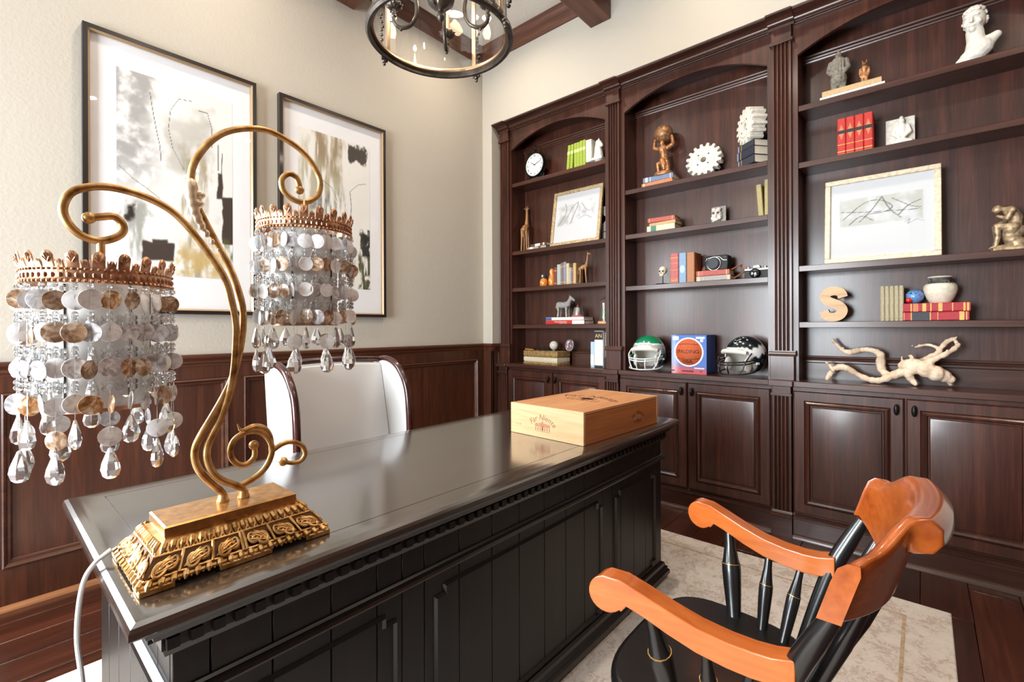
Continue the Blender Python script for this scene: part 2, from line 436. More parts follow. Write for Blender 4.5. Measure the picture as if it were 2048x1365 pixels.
# ================================================================ built-in bookcase
BAY = [(1.783, 2.717), (0.692, 1.625), (-0.398, 0.535)]
PC = [2.785, 1.704, 0.6135, -0.477]                 # pilaster centres
XBK, XF = 3.290, 3.100                              # back panel, face frame
SH = [(2.464, 1.869, 1.548, 1.227), (2.193, 1.870, 1.498), (2.464, 2.139, 1.548, 1.227)]
ZCT = 0.893
ORD = ['clock and green books', 'globe statue and football helmets', 'bust and driftwood']
def profile_strip(prof, y0, y1, flip=False):
    return MB().prism(prof, 'y', y0, y1)
for b, (a, c) in enumerate(BAY):
    pl, pr = PC[b], PC[b + 1]
    ya, yc = (pr + .002, pl - .002)
    if b == 0: yc = 2.832
    if b == 2: ya = -0.54
    t = root('bookcase', 'dark wood arched bookcase holding the ' + ORD[b], 'bookcase', (XF, (a + c) / 2, ZCT), 0, 'arched built-in bookcases')
    part('back_panel', MB().box(XBK, XBK + .012, a - .012, c + .012, ZCT, 2.93), 'case_v', t, True)
    for s, yy in ((-1, a), (1, c)):
        part('side_panel', MB().box(XF + .02, XBK, yy - .016 if s < 0 else yy, yy if s < 0 else yy + .016, ZCT, 2.93), 'case_v', t, True)
    part('top_panel', MB().box(XF + .02, XBK, a, c, 2.90, 2.925), 'case_h', t, True)
    # face frame with a segmental arch
    zs, za = 2.757, 2.872; hw = (c - a) / 2; sg = za - zs; R = (hw * hw + sg * sg) / (2 * sg); mid = (a + c) / 2
    n = 28; arc = []
    for i in range(n + 1):
        yy = a + (c - a) * i / n; arc.append((yy, za - R + sqrt(R * R - (yy - mid) ** 2)))
    ff = MB()
    v = []; f = []
    for x in (XF, XF + .022):
        for yy, z in arc: v.append((x, yy, z))
        for yy, z in arc: v.append((x, yy, 2.94))
    m = n + 1
    for i in range(n):
        f += [(i + 1, i, m + i, m + i + 1), (2 * m + i, 2 * m + i + 1, 3 * m + i + 1, 3 * m + i), (i, i + 1, 2 * m + i + 1, 2 * m + i)]
    ff.add(v, f); ff.box(XF, XF + .022, ya, a, ZCT, 2.94); ff.box(XF, XF + .022, c, yc, ZCT, 2.94)
    part('face_frame', ff, 'case_v', t, True, ang=20)
    for z in SH[b]:
        part('shelf', MB().box(XF + .006, XBK, a + .001, c - .001, z - .033, z), 'case_h', t, True, bevel=.002, seg=1)
    um = [(XBK, 2.775), (XBK - .008, 2.775), (XBK - .010, 2.782), (XBK - .018, 2.786), (XBK - .020, 2.794), (XBK - .030, 2.800), (XBK - .032, 2.808), (XBK, 2.812)]
    part('upper_moulding', MB().prism(um, 'y', a, c), 'case_h', t, True, ang=20)
    lm = [(XBK, ZCT), (XBK - .014, ZCT), (XBK - .014, .985), (XBK - .019, .990), (XBK - .019, 1.000), (XBK - .013, 1.004), (XBK - .015, 1.013), (XBK - .008, 1.018), (XBK - .006, 1.026), (XBK, 1.028)]
    part('lower_moulding', MB().prism(lm, 'y', a, c), 'case_h', t, True, ang=20)
    # lower cabinet
    la, lc = pr + .0545, pl - .0545
    if b == 0: lc = 2.7245
    lab = root('base_cabinet', 'dark wood two-door base cabinet under the bookcase with the ' + ORD[b], 'cabinet', (3.07, (a + c) / 2, 0), 0, 'base cabinets')
    part('body', MB().box(3.072, XBK, la, lc, 0.10, .86), 'case_v', lab, True)
    bp = [(3.10, 0.0), (3.062, 0.0), (3.062, .108), (3.058, .112), (3.058, .118), (3.064, .122), (3.062, .130), (3.070, .136), (3.074, .142), (3.10, .142)]
    part('plinth', MB().prism(bp, 'y', la, lc), 'case_h', lab, True, ang=20)
    part('shoe_moulding', MB().prism([(3.062, 0), (3.040, 0), (3.041, .010), (3.048, .020), (3.062, .024)], 'y', la, lc), 'shoe_wood_y', lab, True)
    dm = (la + lc) / 2; z0, z1 = .150, .838
    for d0, d1, kn in ((la + .004, dm - .004, 1), (dm + .004, lc - .004, 0)):
        rings = []
        for q, x in ((0, 3.072), (0, 3.056), (.006, 3.050), (.052, 3.050), (.055, 3.056), (.066, 3.046), (.076, 3.050), (.082, 3.062), (.086, 3.062), (.090, 3.058), (.102, 3.055)):
            rings.append([(x, d0 + q, z0 + q), (x, d1 - q, z0 + q), (x, d1 - q, z1 - q), (x, d0 + q, z1 - q)])
        vs = [p for r in rings for p in r]; fs = []
        for k in range(len(rings) - 1):
            for i in range(4):
                j = (i + 1) % 4; fs.append((k * 4 + i, (k + 1) * 4 + i, (k + 1) * 4 + j, k * 4 + j))
        e = (len(rings) - 1) * 4; fs.append((e, e + 3, e + 2, e + 1)); fs.append((0, 1, 2, 3))
        dr = part('door', MB().add(vs, fs), 'case_v', lab, True, ang=20)
        ky = d1 - .030 if kn else d0 + .030
        kb = MB().ball((3.030, ky, .782), .011, 14, 10, (1.0, 1.0, 2.6)).tube([(3.050, ky, .782), (3.032, ky, .782)], .005, 10)
        kk = part('knob', kb, 'black_metal', dr, True); put(kk, label='oval dark pewter knob')
# worktop with breaks at the pilasters
out = []
yy = N1 - .018
pts = [(3.012, N1 - .018)]
for b in range(4):
    w = .062; a_, c_ = PC[b] + w, PC[b] - w
    if b == 0: a_ = N1 - .018
    if b == 3: c_ = N0 + .003
    if b > 0: pts.append((3.032, a_)); pts.append((3.012, a_))
    pts.append((3.012, c_))
    if b < 3: pts.append((3.032, c_))
pts += [(XBK + .012, N0 + .003), (XBK + .012, N1 - .018)]
ct = part('worktop', MB().prism(pts, 'z', .861, ZCT), 'case_h', None, bevel=.003)
put(ct, None, 'long dark wood worktop running over all three base cabinets', 'worktop')
# fluted pilasters
def fluted(y0, y1, x, dep, z0, z1, n=4):
    w = (y1 - y0); e = w * .09; fw = (w - 2 * e) / (n * 1.0); poly = [(x + dep, y0), (x, y0), (x, y0 + e)]
    for i in range(n):
        s = y0 + e + fw * i + fw * .12; t_ = y0 + e + fw * (i + 1) - fw * .12
        for k in range(5):
            q = k / 4; poly.append((x + .013 * sin(pi * q) ** .7 if 0 < k < 4 else x, s + (t_ - s) * q))
    poly += [(x, y1 - e), (x, y1), (x + dep, y1)]
    return MB().prism(poly, 'z', z0, z1)
PLAB = ['beside the room corner', 'between the clock bookcase and the helmet bookcase', 'between the helmet bookcase and the driftwood bookcase', 'at the far end past the driftwood bookcase']
for b, p in enumerate(PC):
    w = .049
    if b == 0: p = 2.779
    t = root('pilaster', 'tall fluted dark wood pilaster ' + PLAB[b], 'pilaster', (3.08, p, ZCT), 0, 'tall pilasters')
    part('shaft', fluted(p - w, p + w, 3.076, .024, 1.05, 2.845), 'case_v', t, True, ang=20)
    part('plinth', MB().box(3.064, 3.10, p - .061, p + .061 if b else N1 - .019, ZCT, 1.032), 'case_v', t, True, bevel=.002)
    part('base_moulding', MB().prism([(3.10, 1.030), (3.058, 1.030), (3.056, 1.038), (3.062, 1.044), (3.062, 1.050), (3.068, 1.056), (3.068, 1.062), (3.10, 1.062)], 'y', p - .068, p + .068 if b else N1 - .019), 'case_h', t, True, ang=20)
    part('capital', MB().box(3.068, 3.10, p - .052, p + .052, 2.855, 2.945).box(3.062, 3.10, p - .060, p + .060, 2.838, 2.857), 'case_v', t, True, bevel=.002)
    t = root('short_pilaster', 'short fluted dark wood pilaster below the worktop ' + PLAB[b], 'pilaster', (3.06, p, 0), 0, 'short pilasters')
    part('shaft', fluted(p - .048, p + .048, 3.052, .03, .135, .805), 'case_v', t, True, ang=20)
    part('core', MB().box(3.080, XBK, p - .049, p + .049, .0, .86), 'case_v', t, True)
    part('capital', MB().box(3.044, 3.08, p - .048, p + .048, .818, .861).box(3.034, 3.08, p - .054, p + .054, .803, .820), 'case_h', t, True, bevel=.002)
    part('plinth', MB().prism([(3.08, 0), (3.040, 0), (3.040, .108), (3.036, .112), (3.036, .118), (3.044, .122), (3.042, .130), (3.050, .136), (3.052, .142), (3.08, .142)], 'y', p - .052, p + .052), 'case_h', t, True, ang=20)
# crown moulding, breaking forward over each pilaster
def crown(dx, y0, y1):
    pr = [(3.12, 2.930), (3.088, 2.930), (3.084, 2.936), (3.088, 2.940), (3.088, 2.944), (3.080, 2.946), (3.072, 2.948), (3.068, 2.953)]
    for k in range(7):
        a = k / 6 * pi / 2; pr.append((3.068 - .056 * (1 - cos(a)), 2.953 + .022 * sin(a)))
    pr += [(3.006, 2.976), (3.004, 2.986), (3.12, 2.986)]
    return [(x + (dx if x < 3.11 else 0), z) for x, z in pr]
cm = MB(); ed = []
for b, p in enumerate(PC):
    a_, c_ = p + .066, p - .066
    if b == 0: a_ = N1 - .001
    if b == 3: c_ = N0 + .001
    ed.append((a_, c_)); cm.prism(crown(-.018, 0, 0), 'y', c_, a_)
for b in range(3): cm.prism(crown(0, 0, 0), 'y', ed[b + 1][0] - .001, ed[b][1] + .001)
struct('trim_7', cm, 'case_h', ang=20)
struct('trim_8', MB().box(3.08, 3.40, N0, N1, 2.94, 2.984), 'case_h')
# ================================================================ desk
DX0, DX1, DY0, DY1, DZ = 0.145, 2.210, 0.875, 1.675, 0.765
desk = root('desk', 'large black-brown panelled executive desk with dentil moulding', 'desk', ((DX0 + DX1) / 2, (DY0 + DY1) / 2, 0))
def rim(x0, x1, y0, y1, prof):                      # closed moulding loop: prof = (outset, z)
    m = MB(); vs = []
    for o, z in prof: vs += [(x0 - o, y0 - o, z), (x1 + o, y0 - o, z), (x1 + o, y1 + o, z), (x0 - o, y1 + o, z)]
    fs = []
    for k in range(len(prof) - 1):
        for i in range(4):
            j = (i + 1) % 4; fs.append((k * 4 + i, k * 4 + j, (k + 1) * 4 + j, (k + 1) * 4 + i))
    fs.append((3, 2, 1, 0)); e = (len(prof) - 1) * 4; fs.append((e, e + 1, e + 2, e + 3))
    return m.add(vs, fs)
top = rim(DX0, DX1, DY0, DY1, [(-.06, DZ - .034), (-.020, DZ - .034), (-.016, DZ - .030), (-.004, DZ - .028), (0, DZ - .024), (0, DZ - .014), (-.003, DZ - .008), (-.010, DZ - .003), (-.020, DZ - .001), (-.03, DZ), (-.0735, DZ), (-.0738, DZ - .0018), (-.0755, DZ - .0018), (-.0758, DZ)])
part('desk_top', top, 'desk_top', desk, True, ang=22)
bx0, bx1, by0, by1 = 0.212, 2.138, 0.938, 1.612
part('cornice', rim(bx0, bx1, by0, by1, [(0, .668), (.012, .668), (.014, .674), (.016, .680), (.018, .682), (.018, .708), (.030, .708), (.032, .716), (.042, .722), (.046, .732)]), 'desk_h', desk, True, ang=22)
dmesh = mesh_of(MB().box(-.009, .009, -.012, .0, 0, .018), False); dmesh.materials.append(MATS['desk_v'])
def dentil(x, y, rz):
    o = bpy.data.objects.new('dentil', dmesh); COL.objects.link(o); o.parent = desk; FRAME[o] = FRAME[desk]
    l = FRAME[desk].inverted() @ Vector((x, y, .686)); o.location = l; o.rotation_euler = (0, 0, rz)
k = bx0 - .004
while k < bx1 + .01: dentil(k, by0 - .018, 0); k += .033
k = by0 + .02
while k < by1: dentil(bx0 - .018, k, radians(-90)); dentil(bx1 + .018, k, radians(90)); k += .033
part('carcass', MB().box(bx0 + .012, bx1 - .012, by0 + .012, by1 - .012, .075, .70), 'desk_h', desk, True)
# vertical boards
def boards(edges, face):
    for a, b in zip(edges[:-1], edges[1:]):
        for z0, z1 in ((.09, .572), (.596, .70)):
            g = .0009
            if face == 'f': m = MB().box(a + g, b - g, by0, by0 + .014, z0, z1)
            elif face == 'k': m = MB().box(a + g, b - g, by1 - .014, by1, z0, z1)
            elif face == 'l': m = MB().box(bx0, bx0 + .014, a + g, b - g, z0, z1)
            else: m = MB().box(bx1 - .014, bx1, a + g, b - g, z0, z1)
            part('board', m, 'desk_v', desk, True, bevel=.0012, seg=1)
fe = [bx0, .268, .372, .490, .600, .668, .735, .852, .979, 1.10, 1.228, 1.350, 1.470, 1.600, 1.676, 1.745, 1.86, 1.97, 2.075, bx1]
boards(fe, 'f'); boards(fe, 'k')
se = [by0 + .014, 1.03, 1.14, 1.26, 1.38, 1.50, by1 - .014]
boards(se, 'l'); boards(se, 'r')
part('waist_moulding', rim(bx0, bx1, by0, by1, [(-.01, .570), (.004, .572), (.012, .576), (.015, .582), (.012, .588), (.006, .591), (.008, .595), (.003, .599), (-.01, .600)]), 'desk_h', desk, True, ang=22)
part('plinth', rim(bx0, bx1, by0, by1, [(-.02, .030), (.028, .030), (.030, .034), (.030, .050), (.022, .056), (.024, .064), (.014, .072), (.012, .084), (.004, .090), (-.01, .092)]), 'desk_h', desk, True, ang=22)
# applied mouldings with stepped corners
def stepped(x0, x1, z0, z1, y):
    s, d = .030, .022
    P = [(x0 + s, z1), (x1 - s, z1), (x1 - s, z1 - d), (x1, z1 - d), (x1, z0 + d), (x1 - s, z0 + d), (x1 - s, z0), (x0 + s, z0), (x0 + s, z0 + d), (x0, z0 + d), (x0, z1 - d), (x0 + s, z1 - d)]
    m = MB(); n = len(P); w = .0055
    # mitred band
    off_in = []; off_out = []
    for i in range(n):
        a, b, c = Vector(P[i - 1]), Vector(P[i]), Vector(P[(i + 1) % n])
        e1 = (b - a).normalized(); e2 = (c - b).normalized()
        n1 = Vector((e1.y, -e1.x)); n2 = Vector((e2.y, -e2.x)); q = n1 + n2
        off_out.append(b - q * w); off_in.append(b + q * w)
    vs = [(p.x, y, p.y) for p in off_out] + [(p[0], y - .010, p[1]) for p in P] + [(p.x, y, p.y) for p in off_in]
    fs = []
    for r in range(2):
        for i in range(n):
            j = (i + 1) % n; fs.append((r * n + i, r * n + j, (r + 1) * n + j, (r + 1) * n + i))
    return m.add(vs, fs)
for x0, x1 in ((.285, .648), (.770, 1.587), (1.700, 2.062)):
    part('panel_moulding', stepped(x0, x1, .108, .533, by0 + .001), 'desk_h', desk, True, ang=15)
foot = [(.018, .0), (.03, .002), (.034, .012), (.03, .024), (.02, .03)]
for fx in (bx0 + .04, bx1 - .04, (bx0 + bx1) / 2):
    for fy in (by0 + .03, by1 - .04): part('foot', MB().lathe(foot, 16, (fx, fy, .012)), 'desk_h', desk, True)

# ================================================================ rug
m, nt, p = base_mat('rug'); setp(p, 0.95, spec=0.1)
tc = nd(nt, 'ShaderNodeTexCoord')
n1 = nd(nt, 'ShaderNodeTexNoise'); n1.inputs['Scale'].default_value = 9; n1.inputs['Detail'].default_value = 8; n1.inputs['Distortion'].default_value = 1.4
n2 = nd(nt, 'ShaderNodeTexNoise'); n2.inputs['Scale'].default_value = 34; n2.inputs['Detail'].default_value = 5; n2.inputs['Distortion'].default_value = 2.0
for q in (n1, n2): nt.links.new(tc.outputs['Object'], q.inputs['Vector'])
mul = nd(nt, 'ShaderNodeMath', operation='MULTIPLY'); nt.links.new(n1.outputs['Fac'], mul.inputs[0]); nt.links.new(n2.outputs['Fac'], mul.inputs[1])
rr = ramp(nt, [(0.14, (228, 220, 212)), (0.25, (222, 211, 202)), (0.34, (196, 180, 168)), (0.44, (216, 203, 192))])
nt.links.new(mul.outputs[0], rr.inputs['Fac']); nt.links.new(rr.outputs['Color'], p.inputs['Base Color'])
n3 = nd(nt, 'ShaderNodeTexNoise'); n3.inputs['Scale'].default_value = 260; nt.links.new(tc.outputs['Object'], n3.inputs['Vector'])
bb = nd(nt, 'ShaderNodeBump'); bb.inputs['Strength'].default_value = 0.6; bb.inputs['Distance'].default_value = 0.004
nt.links.new(n3.outputs['Fac'], bb.inputs['Height']); nt.links.new(bb.outputs['Normal'], p.inputs['Normal'])
rug = root('rug', 'faded cream and beige patterned area rug under the desk', 'rug', (1.05, 1.07, 0))
part('pile', MB().box(-0.75, 2.656, -.085, 2.235, 0.0005, .011), 'rug', rug, True, bevel=.004)
plain('rug_border', (196, 172, 146), 0.95, vary=0.12, vscale=60, bump=0.5, bscale=260, spec=.1)
bd = MB()
for a, b, c, d in ((-.75 + .14, 2.656 - .14, -.085 + .14, -.085 + .152), (-.75 + .14, 2.656 - .14, 2.235 - .152, 2.235 - .14), (2.656 - .152, 2.656 - .14, -.085 + .152, 2.235 - .152)):
    bd.box(a, b, c, d, .009, .0118)
part('border_band', bd, 'rug_border', rug, True)

# ================================================================ recessed ceiling lights
glow('downlight_glow', (255, 236, 214), 14)
for k, (x, y_) in enumerate(((2.35, 0.95), (2.35, 2.40), (0.80, 2.40), (0.80, 0.95), (2.35, -0.75), (0.80, -0.75))):
    t = root('downlight', 'round recessed downlight in the coffered ceiling', 'ceiling light', (x, y_, ZC - .006), 0, 'recessed ceiling lights')
    part('trim_ring', MB().lathe([(.055, .006), (.085, .006), (.085, .0), (.06, -.004), (.055, 0)], 32), 'white_paint', t)
    part('lens', MB().lathe([(.055, .003), (.055, .005)], 32), 'downlight_glow', t)
    area('downlight_beam', (x, y_, ZC - .014), (0, 0, 0), 0.10, .10, 8, (1.0, .86, .70), 150, 'DISK')
# ================================================================ table lamp
m, nt, p = base_mat('antique_gold'); setp(p, 0.42, 0.85)
tc = nd(nt, 'ShaderNodeTexCoord'); n1 = nd(nt, 'ShaderNodeTexNoise'); n1.inputs['Scale'].default_value = 38; n1.inputs['Detail'].default_value = 6
nt.links.new(tc.outputs['Object'], n1.inputs['Vector'])
rr = ramp(nt, [(0.28, (122, 84, 44)), (0.44, (184, 138, 80)), (0.70, (222, 182, 126))])
nt.links.new(n1.outputs['Fac'], rr.inputs['Fac']); nt.links.new(rr.outputs['Color'], p.inputs['Base Color'])
plain('gold_ground', (92, 60, 30), 0.55, 0.6)
plain('gold_plate', (196, 144, 84), 0.30, 0.75, coat=0.3, vary=0.12, vscale=60)
plain('crown_bronze', (190, 144, 112), 0.36, 0.8, vary=0.22, vscale=70)
def shell_mat(name, a, b, c):
    m, nt, p = base_mat(name); setp(p, 0.22, 0, 0.6, 0.1)
    tc = nd(nt, 'ShaderNodeTexCoord'); oi = nd(nt, 'ShaderNodeObjectInfo')
    ad = nd(nt, 'ShaderNodeVectorMath', operation='ADD'); nt.links.new(tc.outputs['Object'], ad.inputs[0])
    cm_ = nd(nt, 'ShaderNodeCombineXYZ')
    for i in range(3): nt.links.new(oi.outputs['Random'], cm_.inputs[i])
    nt.links.new(cm_.outputs[0], ad.inputs[1])
    n = nd(nt, 'ShaderNodeTexNoise'); n.inputs['Scale'].default_value = 60; n.inputs['Detail'].default_value = 3; n.inputs['Distortion'].default_value = 1.5
    nt.links.new(ad.outputs[0], n.inputs['Vector'])
    r = ramp(nt, [(0.34, a), (0.5, b), (0.66, c)])
    nt.links.new(n.outputs['Fac'], r.inputs['Fac']); nt.links.new(r.outputs['Color'], p.inputs['Base Color'])
shell_mat('shell_pearl', (228, 226, 224), (246, 245, 246), (254, 253, 250))
shell_mat('shell_grey', (150, 142, 140), (204, 202, 206), (238, 238, 240))
shell_mat('shell_brown', (120, 88, 64), (172, 138, 108), (222, 204, 184))
shell_mat('shell_amber', (134, 84, 44), (182, 134, 88), (226, 206, 182))
glass('crystal', (255, 255, 255), 0.0, 1.50)
MATS['crystal'].node_tree.nodes['Principled BSDF'].inputs['Transmission Weight'].default_value = 0.84
m, nt, p = base_mat('frosted'); setp(p, 0.45, trans=0.0)
p.inputs['Base Color'].default_value = lin((252, 251, 248)); p.inputs['Alpha'].default_value = 0.95
LX, LY = 0.332, 1.060
lamp = root('table_lamp', 'two-armed antique gold table lamp with shell-disc shades standing on the desk', 'lamp', (LX, LY, DZ))
def hx(t): return .122 + t * .040
def hy(t): return .062 + t * .050
def zt(t): return .828 - t * .056
def face(side, u, t, out=0.0):
    z = zt(t) + out * .5
    if side == 'f': return (LX + u * hx(t), LY - hy(t) - out, z)
    if side == 'b': return (LX - u * hx(t), LY + hy(t) + out, z)
    if side == 'l': return (LX - hx(t) - out, LY - u * hy(t), z)
    return (LX + hx(t) + out, LY + u * hy(t), z)
bm = rim(LX - .114, LX + .114, LY - .055, LY + .055, [(0.048, .7735), (.048, .777), (.030, .7985), (.009, .8265), (.0, .829), (.0, .848), (-.002, .850)])
base = part('base', bm, 'antique_gold', lamp, True, ang=20)
part('top_plate', rim(LX - .114, LX + .114, LY - .055, LY + .055, [(0.001, .832), (.001, .8485), (-.002, .851)]), 'gold_plate', base, True)
rel = MB()
for side, L in (('f', .31), ('b', .31), ('l', .2), ('r', .2)):
    n = int(L / .0165)
    for i in range(n):                               # two rows of egg-and-dart leaves
        u = -1 + (i + .5) * 2 / n
        for t0, t1 in ((.02, .26), (.80, .98)):
            a = face(side, u, t0, .001); b_ = face(side, u, t1, .001); md = face(side, u, (t0 * .45 + t1 * .55), .0022)
            rel.tube([a, md, b_], [.0046, .0052, .0014], 6)
            q = face(side, u + 1 / n, t1 - .04, .0008); rel.ball(q, .0018, 6, 4)
    for t0 in (.29, .77): rel.tube([face(side, -1, t0), face(side, 1, t0)], .0022, 6)
part('leaf_bands', rel, 'antique_gold', base, True)
part('pierced_ground', rim(LX - .114, LX + .114, LY - .055, LY + .055, [(.0385, .7865), (.0408, .7865), (.0308, .7985), (.0215, .8113), (.0190, .8113)]), 'gold_ground', base, True)  # solid dark band: shade of the pierced openings put into colour
sc = MB()
for side, L, k in (('f', .30, 6), ('b', .30, 6), ('l', .2, 4), ('r', .2, 4)):
    for i in range(k):
        u0 = -1 + (i + .5) * 2 / k; sgn = 1 if i < k / 2 else -1; w = .9 / k
        for sg, cu, ct, R0 in ((1, -.45, .56, .20), (-1, .40, .50, .17)):
            pts = []
            for j in range(22):
                a = j / 21 * 4.3 * pi / 2; r = R0 * (1 - .72 * j / 21)
                pts.append(face(side, u0 + sgn * w * (cu + 2.6 * r * cos(a) * sg), min(.76, max(.31, ct + r * sin(a) * 1.1)), .0035))
            sc.tube(pts, [.0032 - .0012 * j / 21 for j in range(22)], 6); sc.ball(pts[-1], .0040, 8, 6)
        for j in range(5):                           # acanthus fronds
            f0 = face(side, u0 + sgn * w * (-.95), .70, .002); f1 = face(side, u0 + sgn * w * (-.5 + .18 * j), .48 - .05 * j + .02 * j * j, .005); f2 = face(side, u0 + sgn * w * (.05 + .22 * j), .36 + .035 * j, .002)
            sc.tube([f0, f1, f2], [.0012, .0026, .0010], 6)
        sc.tube([face(side, u0 + sgn * w * .98, .30, .002), face(side, u0 + sgn * w * .98, .77, .002)], .0028, 6)
part('scrollwork', sc, 'antique_gold', base, True)
X0_, X1_, Y0_, Y1_ = LX - .162, LX + .162, LY - .112, LY + .112
for sx in (-1, 1):
    for sy in (-1, 1):
        xa, ya_ = LX + sx * .162, LY + sy * .112
        L6 = [(xa, ya_), (xa - sx * .05, ya_), (xa - sx * .05, ya_ - sy * .010), (xa - sx * .010, ya_ - sy * .010), (xa - sx * .010, ya_ - sy * .045), (xa, ya_ - sy * .045)]
        part('bracket_foot', MB().prism(L6 if sx * sy < 0 else L6[::-1], 'z', DZ + .0005, .776), 'antique_gold', base, True, bevel=.002)
for sy in (-1, 1): part('bracket_foot', MB().box(LX - .045, LX + .045, LY + sy * .107 - .005, LY + sy * .107 + .005, DZ + .0005, .776), 'antique_gold', base, True, bevel=.002)
A = [(0.328, 0.849), (0.327, 0.868), (0.314, 0.885), (0.297, 0.907), (0.284, 0.93), (0.279, 0.954), (0.282, 0.973), (0.294, 0.998), (0.311, 1.027), (0.335, 1.072), (0.35, 1.111), (0.363, 1.169), (0.367, 1.208), (0.366, 1.246), (0.356, 1.288), (0.341, 1.329), (0.319, 1.372), (0.296, 1.418), (0.281, 1.451), (0.275, 1.480), (0.277, 1.51), (0.287, 1.539), (0.309, 1.575), (0.338, 1.603), (0.377, 1.622), (0.418, 1.63), (0.457, 1.622), (0.494, 1.605), (0.522, 1.576), (0.535, 1.546), (0.53, 1.516), (0.508, 1.495), (0.484, 1.489), (0.461, 1.497), (0.448, 1.512), (0.447, 1.532), (0.461, 1.547), (0.477, 1.545), (0.484, 1.532), (0.486, 1.516)]
B = [(0.364, 0.85), (0.362, 0.869), (0.347, 0.881), (0.325, 0.896), (0.308, 0.916), (0.299, 0.942), (0.299, 0.966), (0.308, 0.99), (0.324, 1.023), (0.340, 1.074), (0.347, 1.116), (0.351, 1.174), (0.351, 1.212), (0.344, 1.254), (0.334, 1.295), (0.315, 1.331), (0.29, 1.368), (0.267, 1.398), (0.241, 1.423), (0.21, 1.438), (0.176, 1.446), (0.143, 1.446), (0.115, 1.436), (0.1, 1.421), (0.094, 1.396), (0.102, 1.373), (0.118, 1.357), (0.139, 1.352), (0.158, 1.359), (0.17, 1.371), (0.17, 1.386), (0.159, 1.397), (0.143, 1.394), (0.126, 1.389)]
Cc = [(0.358, 0.876), (0.381, 0.883), (0.401, 0.895), (0.415, 0.913), (0.422, 0.937), (0.416, 0.96), (0.401, 0.978), (0.381, 0.985), (0.362, 0.982), (0.347, 0.971), (0.34, 0.952), (0.345, 0.932), (0.358, 0.919), (0.373, 0.918), (0.385, 0.928), (0.387, 0.944), (0.385, 0.955)]
Dd = [(0.424, 0.937), (0.443, 0.946), (0.464, 0.947), (0.487, 0.934), (0.494, 0.914), (0.484, 0.9), (0.464, 0.9), (0.445, 0.907)]
def curve_tube(P, r, y, end=True, taper=1.0):
    c = catmull([(x, y, z) for x, z in P], 5); n = len(c)
    m = MB().tube(c, [r * (1 - (1 - taper) * i / (n - 1)) for i in range(n)], 12)
    if end: m.ball(c[-1], .0098, 14, 10)
    return m
for nm, P, r, yy, tp_ in (('stem', A, .0070, 1.0675, .86), ('stem', B, .0070, 1.0605, .90), ('scroll', Cc, .0062, 1.0625, .9), ('scroll', Dd, .0058, 1.0625, .8)):
    part(nm, curve_tube(P, r, yy, True, tp_), 'antique_gold', lamp, True)
part('collar', MB().lathe([(.0105, .849), (.0115, .853), (.0095, .858), (.0085, .866)], 16, (.328, 1.0675, 0)).lathe([(.0105, .849), (.0115, .853), (.0095, .858), (.0085, .866)], 16, (.364, 1.0605, 0)), 'antique_gold', lamp, True)
lf = MB()
for j in range(9):
    t = j / 8; z = 1.475 - .115 * t; x = .274 + .034 * t * t * 1.4
    lf.ball((x, 1.064, z), .0125 - .0085 * t, 10, 6, (1.0, 1.0, 1.5))
lf.ball((.290, 1.060, 1.462), .008, 8, 6); lf.ball((.289, 1.060, 1.445), .007, 8, 6)
plain('leaf_pale', (232, 208, 176), 0.35, 0.5)
part('leaf', lf, 'leaf_pale', lamp, True, remesh=.0025)
part('leaf', MB().tube([(.3535, 1.0625, 1.004), (.358, 1.0625, .992), (.368, 1.0625, .987)], [.0012, .003, .0055], 8).tube(catmull([(.366, 1.0625, .988), (.385, 1.0625, .9925), (.404, 1.0625, .986), (.418, 1.0625, .968), (.4245, 1.0625, .945)], 5), [.006 + .0035 * sin(pi * i / 20) - .004 * i / 20 for i in range(21)], 10), 'antique_gold', lamp, True)
# shades
disc_v = MB().lathe([(0, -.0009), (.009, -.0003), (.0150, .0012), (.0155, .0018), (.0150, .0022), (.009, .0008), (0, .0003)], 20, ax='y', cap=False)
DISC = {}
for k in ('shell_pearl', 'shell_grey', 'shell_brown', 'shell_amber'):
    me = mesh_of(disc_v); me.materials.append(MATS[k]); me.name = 'shell_disc'; DISC[k] = me
drop_v = MB().lathe([(0, .019), (.0022, .0175), (.0055, .010), (.0096, 0.0), (.0112, -.008), (.0088, -.0155), (.0042, -.019), (0, -.0195)], 8, cap=False)
for i, p_ in enumerate(drop_v.v): drop_v.v[i] = (p_[0], p_[1] * .62, p_[2])
DROP = mesh_of(drop_v, False); DROP.materials.append(MATS['crystal']); DROP.name = 'crystal_drop'
def inst(name, me, parent, loc, rot, s=1.0):
    o = bpy.data.objects.new(name, me); COL.objects.link(o); o.parent = parent; FRAME[o] = FRAME[parent]
    o.location = FRAME[parent].inverted() @ Vector(loc); o.rotation_euler = rot; o.scale = (s, s, s)
    return o
